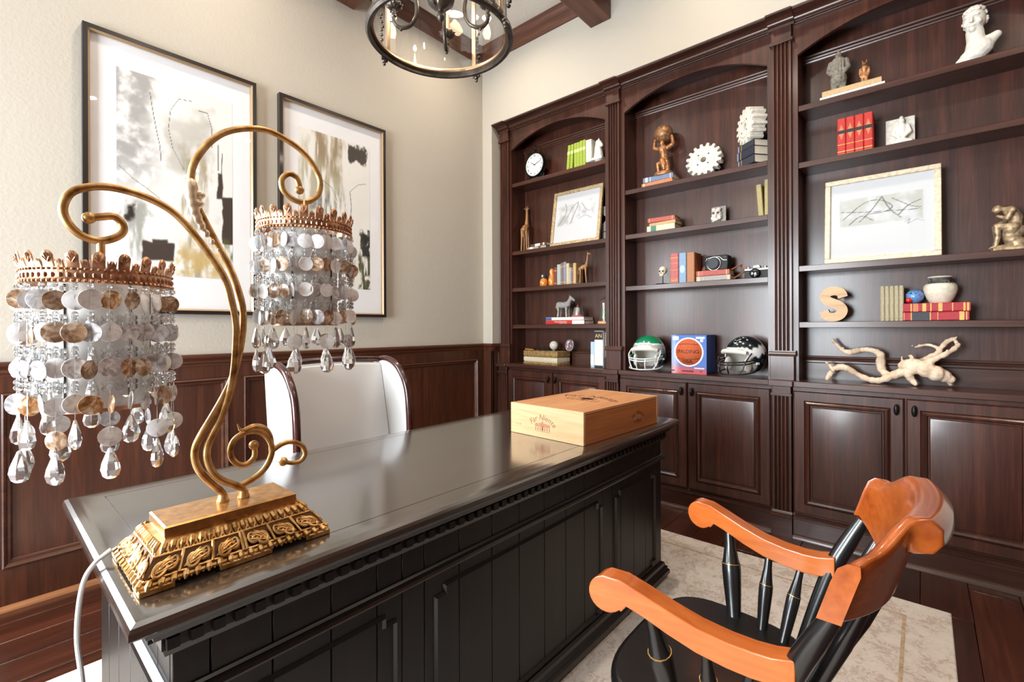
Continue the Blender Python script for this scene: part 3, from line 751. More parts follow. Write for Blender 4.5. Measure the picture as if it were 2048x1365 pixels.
def shade(cx, cy, zc, stem_top):
    R = .098
    dr = part('shade', MB().lathe([(.066, zc - .205), (.066, zc + .006)], 40, (cx, cy, 0), cap=False), 'frosted', lamp, True)
    part('drum_ring', MB().lathe([(.0655, zc - .205), (.068, zc - .205), (.068, zc - .199), (.0655, zc - .199)], 40, (cx, cy, 0), cap=False), 'crown_bronze', dr, True)
    part('rib', MB().tube([(cx + .067 * cos(a), cy + .067 * sin(a), zc - .2) for a in (0,)] + [(cx + .067, cy, zc)], .0016, 6)
         .tube([(cx - .05, cy - .045, zc - .2), (cx - .05, cy - .045, zc)], .0016, 6).tube([(cx + .03, cy - .06, zc - .2), (cx + .03, cy - .06, zc)], .0016, 6), 'bronze_dark', dr, True)
    # pierced crown
    n, per = 20, 16; vs = []; fs = []
    def tip(a):
        q = (a * n / (2 * pi)) % 1.0; d = abs(q - .5) * 2
        big = max(0, 1 - (d / .66) ** 2); s_ = max(0, 1 - ((1 - d) / .26) ** 2)
        return .028 + .0205 * (big ** .5) + .007 * s_ ** .5
    N = n * per
    for i in range(N):
        a = 2 * pi * i / N; zs = (0, .012, .024, tip(a))
        for k, z in enumerate(zs):
            rr_ = R + (.0 if k < 3 else .004); vs.append((cx + rr_ * cos(a), cy + rr_ * sin(a), zc + z))
    for i in range(N):
        j = (i + 1) % N
        for k in range(3):
            q = ((i + .5) / per) % 1.0
            if k == 2 and .02 < abs(q - .5) - .20 < .11: continue      # piercings between the palmettes
            fs.append((i * 4 + k, j * 4 + k, j * 4 + k + 1, i * 4 + k + 1))
    cr = part('crown', MB().add(vs, fs), 'crown_bronze', dr, True, ang=60)
    so = cr.modifiers.new('solid', 'SOLIDIFY'); so.thickness = .0016
    bd_ = MB()
    for i in range(80):
        a = 2 * pi * i / 80
        bd_.ball((cx + (R + .001) * cos(a), cy + (R + .001) * sin(a), zc + .021), .0021, 6, 4)
        bd_.ball((cx + (R + .001) * cos(a), cy + (R + .001) * sin(a), zc + .003), .0030, 6, 4)
    for i in range(60):
        a = 2 * pi * i / 60; bd_.ball((cx + (R + .0005) * cos(a), cy + (R + .0005) * sin(a), zc + .0115), .0028, 6, 4, (1, 1, 1.5))
    for i in range(n):
        a = 2 * pi * (i + .5) / n
        for q in (-2, -1, 0, 1, 2):
            aa = a + q * .024
            bd_.tube([(cx + (R + .002) * cos(a), cy + (R + .002) * sin(a), zc + .031), (cx + (R + .0050) * cos(aa), cy + (R + .0050) * sin(aa), zc + .0450 - .0016 * q * q)], [.0007, .0010], 5)
    part('crown_relief', bd_, 'crown_bronze', dr, True)
    part('spider', MB().tube([(cx - R, cy, zc + .006), (cx + R, cy, zc + .006)], .0022, 6).tube([(cx, cy - R, zc + .006), (cx, cy + R, zc + .006)], .0022, 6).tube([(cx, cy, zc + .0), (cx, cy, stem_top)], .0058, 12), 'antique_gold', dr, True)
    beads = MB()
    ns = 28
    for i in range(ns):
        a = 2 * pi * i / ns + random.uniform(-.03, .03); ca, sa = cos(a), sin(a)
        rad = .100
        for q, dz in enumerate((-.026, -.078, -.131, -.187)):
            k = random.choices(('shell_pearl', 'shell_grey', 'shell_brown', 'shell_amber'), (6, 4, 3, 1.5))[0]
            rr_ = rad + random.uniform(-.003, .004)
            inst('shell_disc', DISC[k], dr, (cx + rr_ * ca, cy + rr_ * sa, zc + dz + random.uniform(-.003, .003)), (random.uniform(-.12, .12), 0, a + pi / 2 + random.choice((0, pi)) + random.gauss(0, .65)), random.uniform(.92, 1.06))
        z = zc - .004
        while z > zc - .205:
            ok = all(abs(z - (zc + dz)) > .0175 for dz in (-.026, -.078, -.131, -.187))
            if ok:
                beads.ball((cx + rad * ca, cy + rad * sa, z), .0042, 8, 5)
                beads.ball((cx + (rad - .018) * cos(a + .17), cy + (rad - .018) * sin(a + .17), z - .004), .0048, 8, 5)
            z -= .0088
        beads.tube([(cx + rad * ca, cy + rad * sa, zc), (cx + rad * ca, cy + rad * sa, zc - .215)], .0005, 4)
        if i % 3 == 0:
            k = random.choice(('shell_pearl', 'shell_grey', 'shell_brown'))
            inst('shell_disc', DISC[k], dr, (cx + rad * ca, cy + rad * sa, zc - .240), (0, 0, a + pi / 2 + random.gauss(0, .6)), 1.0)
            inst('crystal_drop', DROP, dr, (cx + rad * ca, cy + rad * sa, zc - .281), (0, 0, a + pi / 2 + random.gauss(0, .5)), 1.30)
            beads.tube([(cx + rad * ca, cy + rad * sa, zc - .21), (cx + rad * ca, cy + rad * sa, zc - .262)], .0005, 4)
        elif i % 3 == 1:
            inst('crystal_drop', DROP, dr, (cx + rad * ca, cy + rad * sa, zc - .231), (0, 0, a + pi / 2 + random.gauss(0, .6)), 1.2)
    for i in range(12):                               # inner ring of crystals
        a = 2 * pi * (i + .5) / 12
        for dz in (-.06, -.115, -.165):
            inst('crystal_drop', DROP, dr, (cx + .083 * cos(a), cy + .083 * sin(a), zc + dz), (0, 0, a + random.uniform(0, 3)), .9)
    part('bead_strands', beads, 'crystal', dr, True, kind='stuff')
shade(.141, LY, 1.272, 1.352)
shade(.496, LY, 1.412, 1.492)
plain('white_plastic', (240, 240, 240), 0.4)
cord = catmull([(.1665, 1.150, .786), (.156, 1.152, .778), (.143, 1.152, .768), (.129, 1.151, .745), (.121, 1.15, .70), (.118, 1.145, .64), (.122, 1.12, .57), (.124, 1.10, .45), (.110, 1.08, .25), (.10, 1.06, .06), (.07, 1.07, .020), (-.05, 1.2, .0165), (-.3, 1.5, .0165)], 6)
put(part('lamp_cord', MB().tube(cord, .0042, 10), 'white_plastic'), None, 'white electric cord hanging over the desk end from the gold lamp', 'cord')

# ================================================================ wine box on the desk
wood('pine', (196, 148, 96), (212, 168, 116), (226, 186, 136), 'x', 0.55, 0.0, bump=0.08, fine=1.2)
wood('pine_lid', (186, 126, 80), (204, 144, 96), (220, 164, 116), 'x', 0.5, 0.05, bump=0.08, fine=1.2)
wood('pine_y', (188, 148, 104), (206, 168, 122), (218, 182, 140), 'y', 0.55, 0.0, bump=0.08, fine=1.2)
wood('pine_warm', (158, 92, 44), (178, 108, 54), (194, 126, 70), 'x', 0.5, 0.05, bump=0.08, fine=1.2)  # side boards: their shade is put into this darker, warmer pine
plain('stamp_ink', (146, 100, 68), 0.7)
plain('stamp_red', (176, 120, 92), 0.7)
wbx = root('wine_box', 'shallow pale pine wine crate with burnt lettering lying on the desk', 'box', (1.757, 1.104, DZ + .0005), radians(-2.5))
hxx, hyy, hh = .290, .184, .124
part('end_board', MB().box(-hxx, -hxx + .012, -hyy, hyy, 0, hh), 'pine_y', wbx, bevel=.0015)
part('end_board', MB().box(hxx - .012, hxx, -hyy, hyy, 0, hh), 'pine_y', wbx, bevel=.0015)
part('side_board', MB().box(-hxx + .012, hxx - .012, -hyy + .001, -hyy + .011, 0, hh - .0125), 'pine_warm', wbx, bevel=.001)
part('side_board', MB().box(-hxx + .012, hxx - .012, hyy - .011, hyy - .001, 0, hh - .0125), 'pine_warm', wbx, bevel=.001)
part('bottom_board', MB().box(-hxx + .012, hxx - .012, -hyy + .011, hyy - .011, 0, .01), 'pine', wbx)
lid = part('lid', MB().box(-hxx + .0125, hxx - .0125, -hyy + .001, hyy - .001, hh - .0105, hh - .0005), 'pine_lid', wbx, bevel=.001)
plain('stamp_dark', (104, 60, 34), 0.7)
def logo(parent, M, s=1.0, ink='stamp_ink'):
    tm = text_mb('Far Niente', .032 * s, .0002, shear=.25, space=1.02)
    R_ = .085 * s
    tm.v = [((R_ + y_) * sin(x_ / R_), (R_ + y_) * cos(x_ / R_) - R_, z_) for x_, y_, z_ in tm.v]
    part('lettering', tm.xf(M @ Matrix.Translation((0, .022 * s, 0))), ink, parent, smooth=False)
    hs = MB()
    for x_, w_, h_ in ((-.030, .014, .014), (-.013, .014, .016), (.013, .014, .016), (.030, .014, .014)):
        hs.prism([(x_ - w_ * .62 * s, 0), (x_ + w_ * .62 * s, 0), (x_ + w_ * .45 * s, h_ * s), (x_ - w_ * .45 * s, h_ * s)], 'z', -.0002, .0004)
    hs.prism([(-.005 * s, .002), (.005 * s, .002), (.005 * s, .018 * s), (0, .026 * s), (-.005 * s, .018 * s)], 'z', -.0002, .0004)
    part('stamp', hs.xf(M @ Matrix.Translation((0, -.016 * s, 0))), 'stamp_red', parent, smooth=False)
    h2 = MB()
    for k in range(-3, 4): h2.box(k * .0115 * s - .0016, k * .0115 * s + .0016, -.030 * s, -.018 * s, -.0002, .0004)
    h2.box(-.037 * s, .037 * s, -.0335 * s, -.0325 * s, -.0002, .0004).box(-.004 * s, .004 * s, -.030 * s, -.012 * s, -.0002, .0004)
    part('stamp', h2.xf(M), ink, parent, smooth=False)
ME = Matrix.Translation((-hxx - .0003, .012, .058)) @ Matrix.Rotation(radians(-90), 4, 'Z') @ UP
logo(wbx, ME, 1.0)
logo(wbx, Matrix.Translation((.11, -hyy + .0007, .056)) @ UP, .78, 'stamp_dark')
logo(lid, Matrix.Translation((.02, .0, hh - .0003)) @ Matrix.Rotation(radians(-90), 4, 'Z'), 2.2, 'stamp_dark')
tm = text_mb('1 x 12', .012, .0002); part('lettering', tm.xf(Matrix.Translation((-hxx - .0003, .140, .040)) @ Matrix.Rotation(radians(-90), 4, 'Z') @ UP), 'stamp_ink', wbx, smooth=False)

# ================================================================ captain's chair in front of the desk
plain('black_lacquer', (22, 21, 21), 0.28, coat=0.4, coat_r=0.2)
wood('cherry', (160, 74, 25), (182, 92, 34), (200, 110, 48), 'y', 0.26, 0.6, 0.12, bump=0.0, fine=.7)
wood('cherry_x', (140, 62, 22), (164, 80, 30), (184, 96, 40), 'x', 0.26, 0.6, 0.12, bump=0.0, fine=.7)
plain('gilt', (206, 164, 92), 0.35, 0.7)
CX = 1.11
ch = root('captain_chair', 'black captain\'s armchair with glossy orange cherry arms and crest rail', 'chair', (CX, .33, 0))
out = []
for i in range(48):
    a = 2 * pi * i / 48; c_, s_ = cos(a), sin(a)
    e = .62
    x_ = (abs(c_) ** e) * (1 if c_ >= 0 else -1); y_ = (abs(s_) ** e) * (1 if s_ >= 0 else -1)
    out.append((CX + x_ * (.232 + .012 * y_), .362 + y_ * .190))
st = part('seat', MB().prism(out, 'z', .404, .445), 'black_lacquer', ch, True, bevel=.012, seg=3)
def turned(p0, p1, prof, n=14):                     # prof: (t, r) along the axis
    p0, p1 = Vector(p0), Vector(p1)
    return MB().tube([p0.lerp(p1, t) for t, r in prof], [r for t, r in prof], n)
def ring_at(p0, p1, t, r):
    p0, p1 = Vector(p0), Vector(p1)
    return turned(p0.lerp(p1, t - .006), p0.lerp(p1, t + .006), [(0, r * .9), (.2, r * 1.06), (.8, r * 1.06), (1, r * .9)])
for s in (-1, 1):
    for nm, b0, t0, r in (('arm_post', (.198, .375), (.249, .402), .0190), ('spindle', (.184, .306), (.236, .300), .0130), ('spindle', (.164, .256), (.229, .226), .0122)):
        p0 = (CX + s * b0[0], b0[1], .438); p1 = (CX + s * t0[0], t0[1], .652 if nm == 'arm_post' else .618)
        o = part(nm, turned(p0, p1, [(0, r * .92), (.1, r * .95), (.35, r * 1.15), (.5, r * 1.22), (.58, r * 1.2), (.62, r * 1.05), (.8, r * .72), (1, r * .62)]), 'black_lacquer', ch, True)
        part('gilt_ring', ring_at(p0, p1, .585, r * 1.17), 'gilt', o, True)
    # arm: side profile bent outwards towards the front
    top = [(.156, .661), (.19, .652), (.22, .649), (.26, .650), (.31, .657), (.36, .671), (.41, .689), (.45, .702), (.485, .703)]
    knob = [(.478 + .036 * cos(a), .667 + .036 * sin(a)) for a in [radians(70 - 16 * k) for k in range(14)]]
    bot = [(.448, .640), (.438, .654), (.41, .646), (.36, .627), (.31, .612), (.26, .605), (.22, .604), (.19, .607), (.156, .616)]
    prof = top + knob + bot
    # split into quads along the profile so that it can bend
    mbx = MB(); n = len(prof); w = .0215
    def ox(y_): return s * (.222 + .042 * (max(0, (y_ - .12)) / .37) ** 1.6)
    vs = [(CX + ox(y_) - w, y_, z_) for y_, z_ in prof] + [(CX + ox(y_) + w, y_, z_) for y_, z_ in prof]
    fs = [(i, (i + 1) % n, n + (i + 1) % n, n + i) for i in range(n)] + [tuple(range(n))[::-1], tuple(range(n, 2 * n))]
    part('arm', mbx.add(vs, fs), 'cherry', ch, True, bevel=.0065, seg=4, ang=50)
    # back post
    pp = catmull([(CX + s * .178, .222, .435), (CX + s * .205, .188, .55), (CX + s * .224, .158, .64), (CX + s * .234, .131, .70), (CX + s * .240, .106, .752)], 5)
    part('back_post', MB().tube(pp, [.0125 + .0065 * sin(pi * min(1, i / len(pp))) for i in range(len(pp))], 14), 'black_lacquer', ch, True)
    for b0, f0, yy in (((.15, .25), (.20, .20), 'b'), ((.17, .47), (.225, .53), 'f')):
        p0 = (CX + s * b0[0], b0[1], .41); p1 = (CX + s * f0[0], f0[1], .0155)
        o = part('leg', turned(p0, p1, [(0, .014), (.1, .016), (.3, .021), (.45, .019), (.5, .013), (.55, .019), (.7, .018), (.85, .012), (1, .010)]), 'black_lacquer', ch, True)
        part('gilt_ring', ring_at(p0, p1, .5, .0145), 'gilt', o, True)
    part('stretcher', MB().tube([(CX + s * .185, .222, .20), (CX + s * .20, .36, .19), (CX + s * .205, .502, .20)], [.008, .013, .008], 12), 'black_lacquer', ch, True)
part('stretcher', MB().tube([(CX - .20, .36, .19), (CX, .36, .19), (CX + .20, .36, .19)], [.008, .013, .008], 12), 'black_lacquer', ch, True)
def crest_y(s): return .113 - .066 * (1 - s * s)
cr = MB(); NS = 48; vs = []; fs = []; K = 12
for i in range(NS + 1):
    s = -1 + 2 * i / NS; x_ = CX + .262 * s; yc = crest_y(s)
    zb = .732 + .024 * s * s; q = sst(.86, .50, abs(s)); zt_ = .854 + .042 * q - .010 * sst(.90, 1.0, abs(s))
    th = .0125; lean = -.30; r_ = .026 * sst(.56, .50, abs(s))
    def P(y_, z_): vs.append((x_, yc + y_ + (z_ - .74) * lean, z_))
    P(th, zb); P(th, zb + .03); P(th, zt_ - .030); P(th * .85, zt_ - .008); P(th * .2, zt_ + .001)
    P(-th * .7 - r_ * .6, zt_ + .001 + r_ * .05); P(-th - r_ * 1.15, zt_ - .010 - r_ * .10); P(-th - r_ * 1.45, zt_ - .020 - r_ * .55); P(-th - r_ * 1.2, zt_ - .026 - r_ * 1.0); P(-th - r_ * .35, zt_ - .028 - r_ * 1.15); P(-th, zt_ - .031 - r_ * .95); P(-th, zb)
for i in range(NS):
    for k in range(K):
        l = (k + 1) % K; fs.append((i * K + k, i * K + l, (i + 1) * K + l, (i + 1) * K + k))
fs += [tuple(range(K)), tuple(range(NS * K, NS * K + K))[::-1]]
part('crest_rail', cr.add(vs, [f[::-1] for f in fs]), 'cherry_x', ch, True, bevel=.005, seg=3, ang=55)
for k, q in enumerate((-.62, -.21, .21, .62)):
    p0 = (CX + q * .22, .200 - .010 * (1 - q * q), .438); p1 = (CX + q * .262, crest_y(q) + .0, .745)
    o = part('back_spindle', turned(p0, p1, [(0, .008), (.2, .0092), (.42, .0105), (.55, .0125), (.75, .0140), (.9, .0115), (1, .009)]), 'black_lacquer', ch, True)
    part('gilt_ring', ring_at(p0, p1, .42, .0108), 'gilt', o, True)

# ================================================================ wing chair behind the desk
plain('white_leather', (220, 219, 219), 0.42, bump=0.05, bscale=300)
wood('mahogany', (44, 18, 14), (58, 24, 20), (76, 34, 27), 'z', 0.22, 0.6, 0.1, bump=0)
wc = root('wing_chair', 'white leather wing chair with polished mahogany edges behind the desk', 'chair', (1.14, 2.0, 0), 0)
xl, xr = .865, 1.425
bk = MB(); vs = []; fs = []; nx_, nz_ = 14, 12
for j in range(nz_ + 1):
    for i in range(nx_ + 1):
        a, b = i / nx_, j / nz_
        x_ = xl + .012 + (xr - xl - .024) * a; z_ = .42 + (1.030 - .42) * b
        y_ = 2.030 + .13 * b - .02 * sin(pi * a) * sin(pi * b)
        vs.append((x_, y_, z_ - .012 * (1 - sin(pi * a)) * (b == 1)))
n0 = len(vs); vs += [(x_, y_ + .075, z_) for x_, y_, z_ in vs]
w_ = nx_ + 1
for j in range(nz_):
    for i in range(nx_):
        q = (j * w_ + i, j * w_ + i + 1, (j + 1) * w_ + i + 1, (j + 1) * w_ + i); fs.append(q); fs.append(tuple(n0 + e for e in q[::-1]))
for i in range(nx_):
    fs.append((nz_ * w_ + i, nz_ * w_ + i + 1, n0 + nz_ * w_ + i + 1, n0 + nz_ * w_ + i)); fs.append((i + 1, i, n0 + i, n0 + i + 1))
for j in range(nz_):
    fs.append((j * w_, (j + 1) * w_, n0 + (j + 1) * w_, n0 + j * w_)); fs.append(((j + 1) * w_ + nx_, j * w_ + nx_, n0 + j * w_ + nx_, n0 + (j + 1) * w_ + nx_))
part('backrest', bk.add(vs, fs), 'white_leather', wc, True, bevel=.01)
edge = [(2.185, 1.036), (2.140, 1.041), (2.085, 1.032), (2.035, 1.008), (1.995, .972), (1.965, .928), (1.945, .87), (1.935, .78), (1.93, .68), (1.925, .60)]
for x_, s in ((xl, 1), (xr, -1)):
    prof = edge + [(1.92, .45), (2.16, .45), (2.235, 1.030)]
    part('wing', MB().prism(prof, 'x', x_ - .013, x_ + .013), 'white_leather', wc, True, bevel=.006)
    part('wing_edge', MB().tube(catmull([(x_, y_, z_) for y_, z_ in edge], 4), .0165, 12), 'mahogany', wc, True)
    part('arm_rest', MB().box(x_ - .04, x_ + .04, 1.715, 2.0, .54, .62), 'white_leather', wc, True, bevel=.03, seg=4)
    part('side_panel', MB().box(x_ - .025, x_ + .025, 1.725, 2.1, .25, .56), 'white_leather', wc, True, bevel=.01)
part('top_rail', MB().tube(catmull([(xl, 2.185, 1.034), (xl + .09, 2.183, 1.042), (1.145, 2.178, 1.048), (xr - .09, 2.183, 1.042), (xr, 2.185, 1.034)], 6), .014, 12), 'mahogany', wc, True)
part('seat_cushion', MB().box(xl + .02, xr - .02, 1.71, 2.03, .34, .47), 'white_leather', wc, True, bevel=.035, seg=4)
part('seat_frame', MB().box(xl, xr, 1.72, 2.10, .25, .34), 'mahogany', wc, True, bevel=.01)
for x_ in (xl + .03, xr - .03):
    for y_ in (1.75, 2.07): part('leg', MB().tube([(x_, y_, .26), (x_, y_, .0125)], [.024, .014], 12), 'mahogany', wc, True)

# ================================================================ chandelier
plain('brass_lip', (170, 146, 122), 0.32, 0.8)
plain('candle_sleeve', (238, 214, 170), 0.5)
pane('lantern_glass', 0.10)
glow('bulb_glow', (255, 224, 178), 14)
KX, KY, KZ, KR = 1.081, 1.275, 2.224, .255
kl = root('lantern_chandelier', 'round bronze and glass lantern chandelier hanging above the desk', 'chandelier', (KX, KY, KZ))
def hoop(z, R, prof, n=72): return MB().lathe([(R + r, z + d) for r, d in prof] + [(R + prof[0][0], z + prof[0][1])], n, cap=False)
HP = [(-.004, -.012), (.006, -.013), (.013, -.006), (.013, .004), (.008, .012), (.004, .014), (.004, .022), (-.004, .022), (-.004, -.012)]
part('lower_hoop', hoop(0, KR - .013, HP), 'bronze_dark', kl)
part('hoop_lip', hoop(0, KR - .018, [(-.010, .004), (0, .004), (0, .020), (-.004, .020), (-.010, .008)]), 'brass_lip', kl)
part('upper_hoop', hoop(.52, KR - .013, HP), 'bronze_dark', kl)
for k in range(4):
    a0 = radians(16 + 90 * k)
    mx_ = part('mullion', MB().box(KR - .024, KR - .016, -.0075, .0075, .015, .52).box(KR - .016, KR - .011, -.004, .004, .015, .52).xf(Matrix.Rotation(a0, 4, 'Z')), 'brass_lip', kl)
    fb = MB().ball((KR - .002, 0, -.019), .009, 10, 8).ball((KR - .002, .012, -.014), .006, 8, 6).ball((KR - .002, -.012, -.014), .006, 8, 6).ball((KR - .002, 0, -.031), .0065, 8, 6)
    part('finial', fb.xf(Matrix.Rotation(a0, 4, 'Z')), 'bronze_dark', mx_)
    tl = MB()
    for q in range(9): tl.ball((KR + .010 + .003 * sin(q), .004 * sin(q * 2.1), .035 + q * .016), .008 - .0003 * q, 8, 6)
    part('tassel', tl.xf(Matrix.Rotation(a0, 4, 'Z')), 'bronze_dark', mx_)
    g = MB(); vs = []; fs = []
    for i in range(19):
        a = a0 + radians(3 + 84 * i / 18)
        vs += [((KR - .022) * cos(a), (KR - .022) * sin(a), .020), ((KR - .022) * cos(a), (KR - .022) * sin(a), .515)]
    for i in range(18): fs.append((2 * i, 2 * i + 2, 2 * i + 3, 2 * i + 1))
    part('glass_panel', g.add(vs, fs), 'lantern_glass', kl)
hub = [(0, .055), (.006, .058), (.012, .066), (.014, .076), (.010, .086), (.007, .092), (.012, .100), (.030, .108), (.045, .122), (.050, .140), (.044, .150), (.020, .160), (.012, .19), (.012, .30), (.018, .33), (.010, .36), (.008, .60)]
part('hub', MB().lathe(hub, 28, cap=False), 'bronze_dark', kl)
for k, deg in enumerate((41, 131, 221, 311)):
    a = radians(deg); M_ = Matrix.Rotation(a, 4, 'Z')
    pth = [(.030, .150), (.048, .178), (.068, .185), (.084, .170), (.088, .140), (.084, .105), (.088, .072), (.105, .046), (.132, .036), (.154, .044), (.166, .066), (.165, .100)]
    pts = [(r, 0, z) for r, z in pth]
    am = part('arm', MB().tube(catmull(pts, 5), .0072, 10).ball((.140, 0, .030), .006, 8, 6).ball((.166, 0, .078), .010, 10, 8).ball((.166, 0, .092), .008, 10, 8).xf(M_), 'bronze_dark', kl)
    fl_ = MB(); n = 40; vs = []; fs = []
    for i in range(n):
        an = 2 * pi * i / n; w = 1 + .10 * (1 if i % 4 < 2 else -1)
        for r, z in ((.008, .100), (.020 * w, .106), (.030 * w, .118)): vs.append((.165 + r * cos(an), r * sin(an), z))
    for i in range(n):
        j = (i + 1) % n
        for q in range(2): fs.append((i * 3 + q, j * 3 + q, j * 3 + q + 1, i * 3 + q + 1))
    cu = part('candle_cup', fl_.add(vs, fs).xf(M_), 'bronze_dark', am, ang=60); so = cu.modifiers.new('s', 'SOLIDIFY'); so.thickness = .002
    part('candle_sleeve', MB().lathe([(.0095, .104), (.0095, .19)], 14, (.165, 0, 0)).xf(M_), 'candle_sleeve', am)
    part('bulb', MB().lathe([(.004, .19), (.010, .205), (.0125, .220), (.009, .240), (.002, .262)], 14, (.165, 0, 0)).xf(M_), 'bulb_glow', am)
    l = bpy.data.lights.new('bulb_light', 'POINT'); l.energy = 1.0; l.color = (1, .80, .56); l.shadow_soft_size = .013
    o = bpy.data.objects.new('bulb_light', l); COL.objects.link(o); o.location = FRAME[kl] @ (M_ @ Vector((.165, 0, .285)))
for k in range(4):
    a = radians(16 + 90 * k); pts = [((KR - .013) * cos(a), (KR - .013) * sin(a), .53), (.20 * cos(a), .20 * sin(a), .62), (.08 * cos(a), .08 * sin(a), .68), (.02 * cos(a), .02 * sin(a), .76)]
    part('top_strap', MB().tube(catmull(pts, 5), .006, 8), 'bronze_dark', kl)
part('suspension_rod', MB().tube([(0, 0, .58), (0, 0, ZC - KZ - .02)], .007, 10), 'bronze_dark', kl)
part('ceiling_rose', MB().lathe([(.02, ZC - KZ - .03), (.06, ZC - KZ - .02), (.07, ZC - KZ - .004), (.07, ZC - KZ)], 28), 'bronze_dark', kl)

# ================================================================ framed abstract paintings on the left wall
printed('art_print', 0.7)
plain('frame_black', (34, 28, 25), 0.35, coat=0.3)
plain('frame_lip', (188, 160, 126), 0.35, 0.6)
plain('mat_board', (250, 250, 252), 0.8)
pane('picture_glass', 0.06)
def line_d(a, b, P):
    best = 9
    for (x0, y0), (x1, y1) in zip(P[:-1], P[1:]):
        dx, dy = x1 - x0, y1 - y0; t = max(0, min(1, ((a - x0) * dx + (b - y0) * dy) / (dx * dx + dy * dy + 1e-9)))
        best = min(best, math.hypot(a - x0 - t * dx, (b - y0 - t * dy) * 2))
    return best
def blob(a, b, x0, x1, y0, y1, w, e=.02):
    return sst(x0 - e, x0 + e, a + w) * sst(x1 + e, x1 - e, a + w) * sst(y0 - e, y0 + e, b + w * .7) * sst(y1 + e, y1 - e, b + w * .7)
def art_a(a, b):
    n1_ = nz(a * 3, b * 6, 1.3); n2_ = nz(a * 8, b * 14, 5.1, 5); n3_ = nz(a * 14, b * 5, 8.2, 5)
    c = (246, 245, 242)
    g = sst(.42, .10, a + .2 * n1_) * sst(.30, .60, b + .15 * n1_)
    c = mixc(c, (150, 148, 146), .75 * g * sst(-.35, .45, n2_ + .25))
    g = sst(.50, .60, a + .08 * n2_) * sst(.84, .72, a + .08 * n2_) * sst(.78, .60, b)
    c = mixc(c, (150, 132, 96), .7 * g * sst(-.4, .4, n3_))
    c = mixc(c, (206, 176, 112), .85 * blob(a, b, .46, .92, .01, .17, .06 * n2_, .05) * sst(-.5, .3, n2_))
    c = mixc(c, (168, 164, 150), .5 * blob(a, b, .42, .72, .55, .86, .2 * n1_, .08))
    c = mixc(c, (120, 122, 112), .6 * blob(a, b, .02, .20, .08, .34, .12 * n2_, .05) * sst(-.3, .3, n3_))
    for q in ((.19, .45, .075, .165), (.28, .40, .16, .185), (.855, .905, .45, .585), (.90, 1.01, .20, .46)):
        c = mixc(c, (66, 54, 46), blob(a, b, *q, .012 * n2_, .006))
    c = mixc(c, (40, 34, 28), blob(a, b, .09, .13, .27, .34, .04 * n2_, .012))
    c = mixc(c, (90, 96, 54), .8 * blob(a, b, .92, 1.0, .10, .24, .03 * n2_, .02) * sst(-.2, .2, n3_))
    for P, w in (([(.26, .92), (.28, .84), (.31, .74), (.34, .66), (.35, .58)], .004), ([(.02, .52), (.12, .47), (.24, .43), (.34, .39)], .004), ([(.62, .94), (.50, .93), (.43, .86), (.41, .76), (.45, .66), (.54, .57), (.62, .53)], .003), ([(.68, .90), (.76, .90), (.80, .82), (.80, .72)], .004), ([(.86, .74), (.86, .60)], .008), ([(.90, .70), (.89, .58)], .006)):
        c = mixc(c, (52, 46, 42), .85 * sst(w, w * .3, line_d(a, b, P)))
    return c
def art_b(a, b):
    n1_ = nz(a * 3, b * 6, 11.3); n2_ = nz(a * 9, b * 12, 15.1, 5); n3_ = nz(a * 16, b * 4, 18.2, 5)
    c = (247, 245, 238)
    c = mixc(c, (150, 126, 92), .85 * blob(a, b, .18, .62, .72, 1.05, .14 * n1_, .07) * sst(-.45, .3, n3_))
    c = mixc(c, (176, 168, 140), .75 * blob(a, b, -.05, .62, .40, .85, .16 * n1_, .1) * sst(-.4, .4, n3_))
    c = mixc(c, (108, 116, 124), .8 * blob(a, b, .22, .60, .36, .58, .12 * n2_, .05) * sst(-.2, .35, n3_))
    c = mixc(c, (60, 52, 47), blob(a, b, .68, .96, .875, .985, .05 * n2_, .012))
    c = mixc(c, (70, 66, 52), .95 * blob(a, b, .82, 1.02, -.02, .40, .16 * n2_, .03) * sst(-.25, .15, n3_))
    c = mixc(c, (36, 34, 30), .9 * blob(a, b, .88, 1.02, .22, .40, .10 * n2_, .02))
    c = mixc(c, (96, 104, 60), .7 * blob(a, b, .78, .98, .02, .22, .12 * n2_, .03) * sst(-.1, .3, n3_))
    for P, w in (([(.70, .66), (.72, .56), (.71, .48)], .006), ([(.70, .66), (.82, .72), (.94, .74)], .004), ([(.30, .70), (.44, .66), (.52, .58)], .005)):
        c = mixc(c, (50, 46, 42), .8 * sst(w, w * .3, line_d(a, b, P)))
    return c
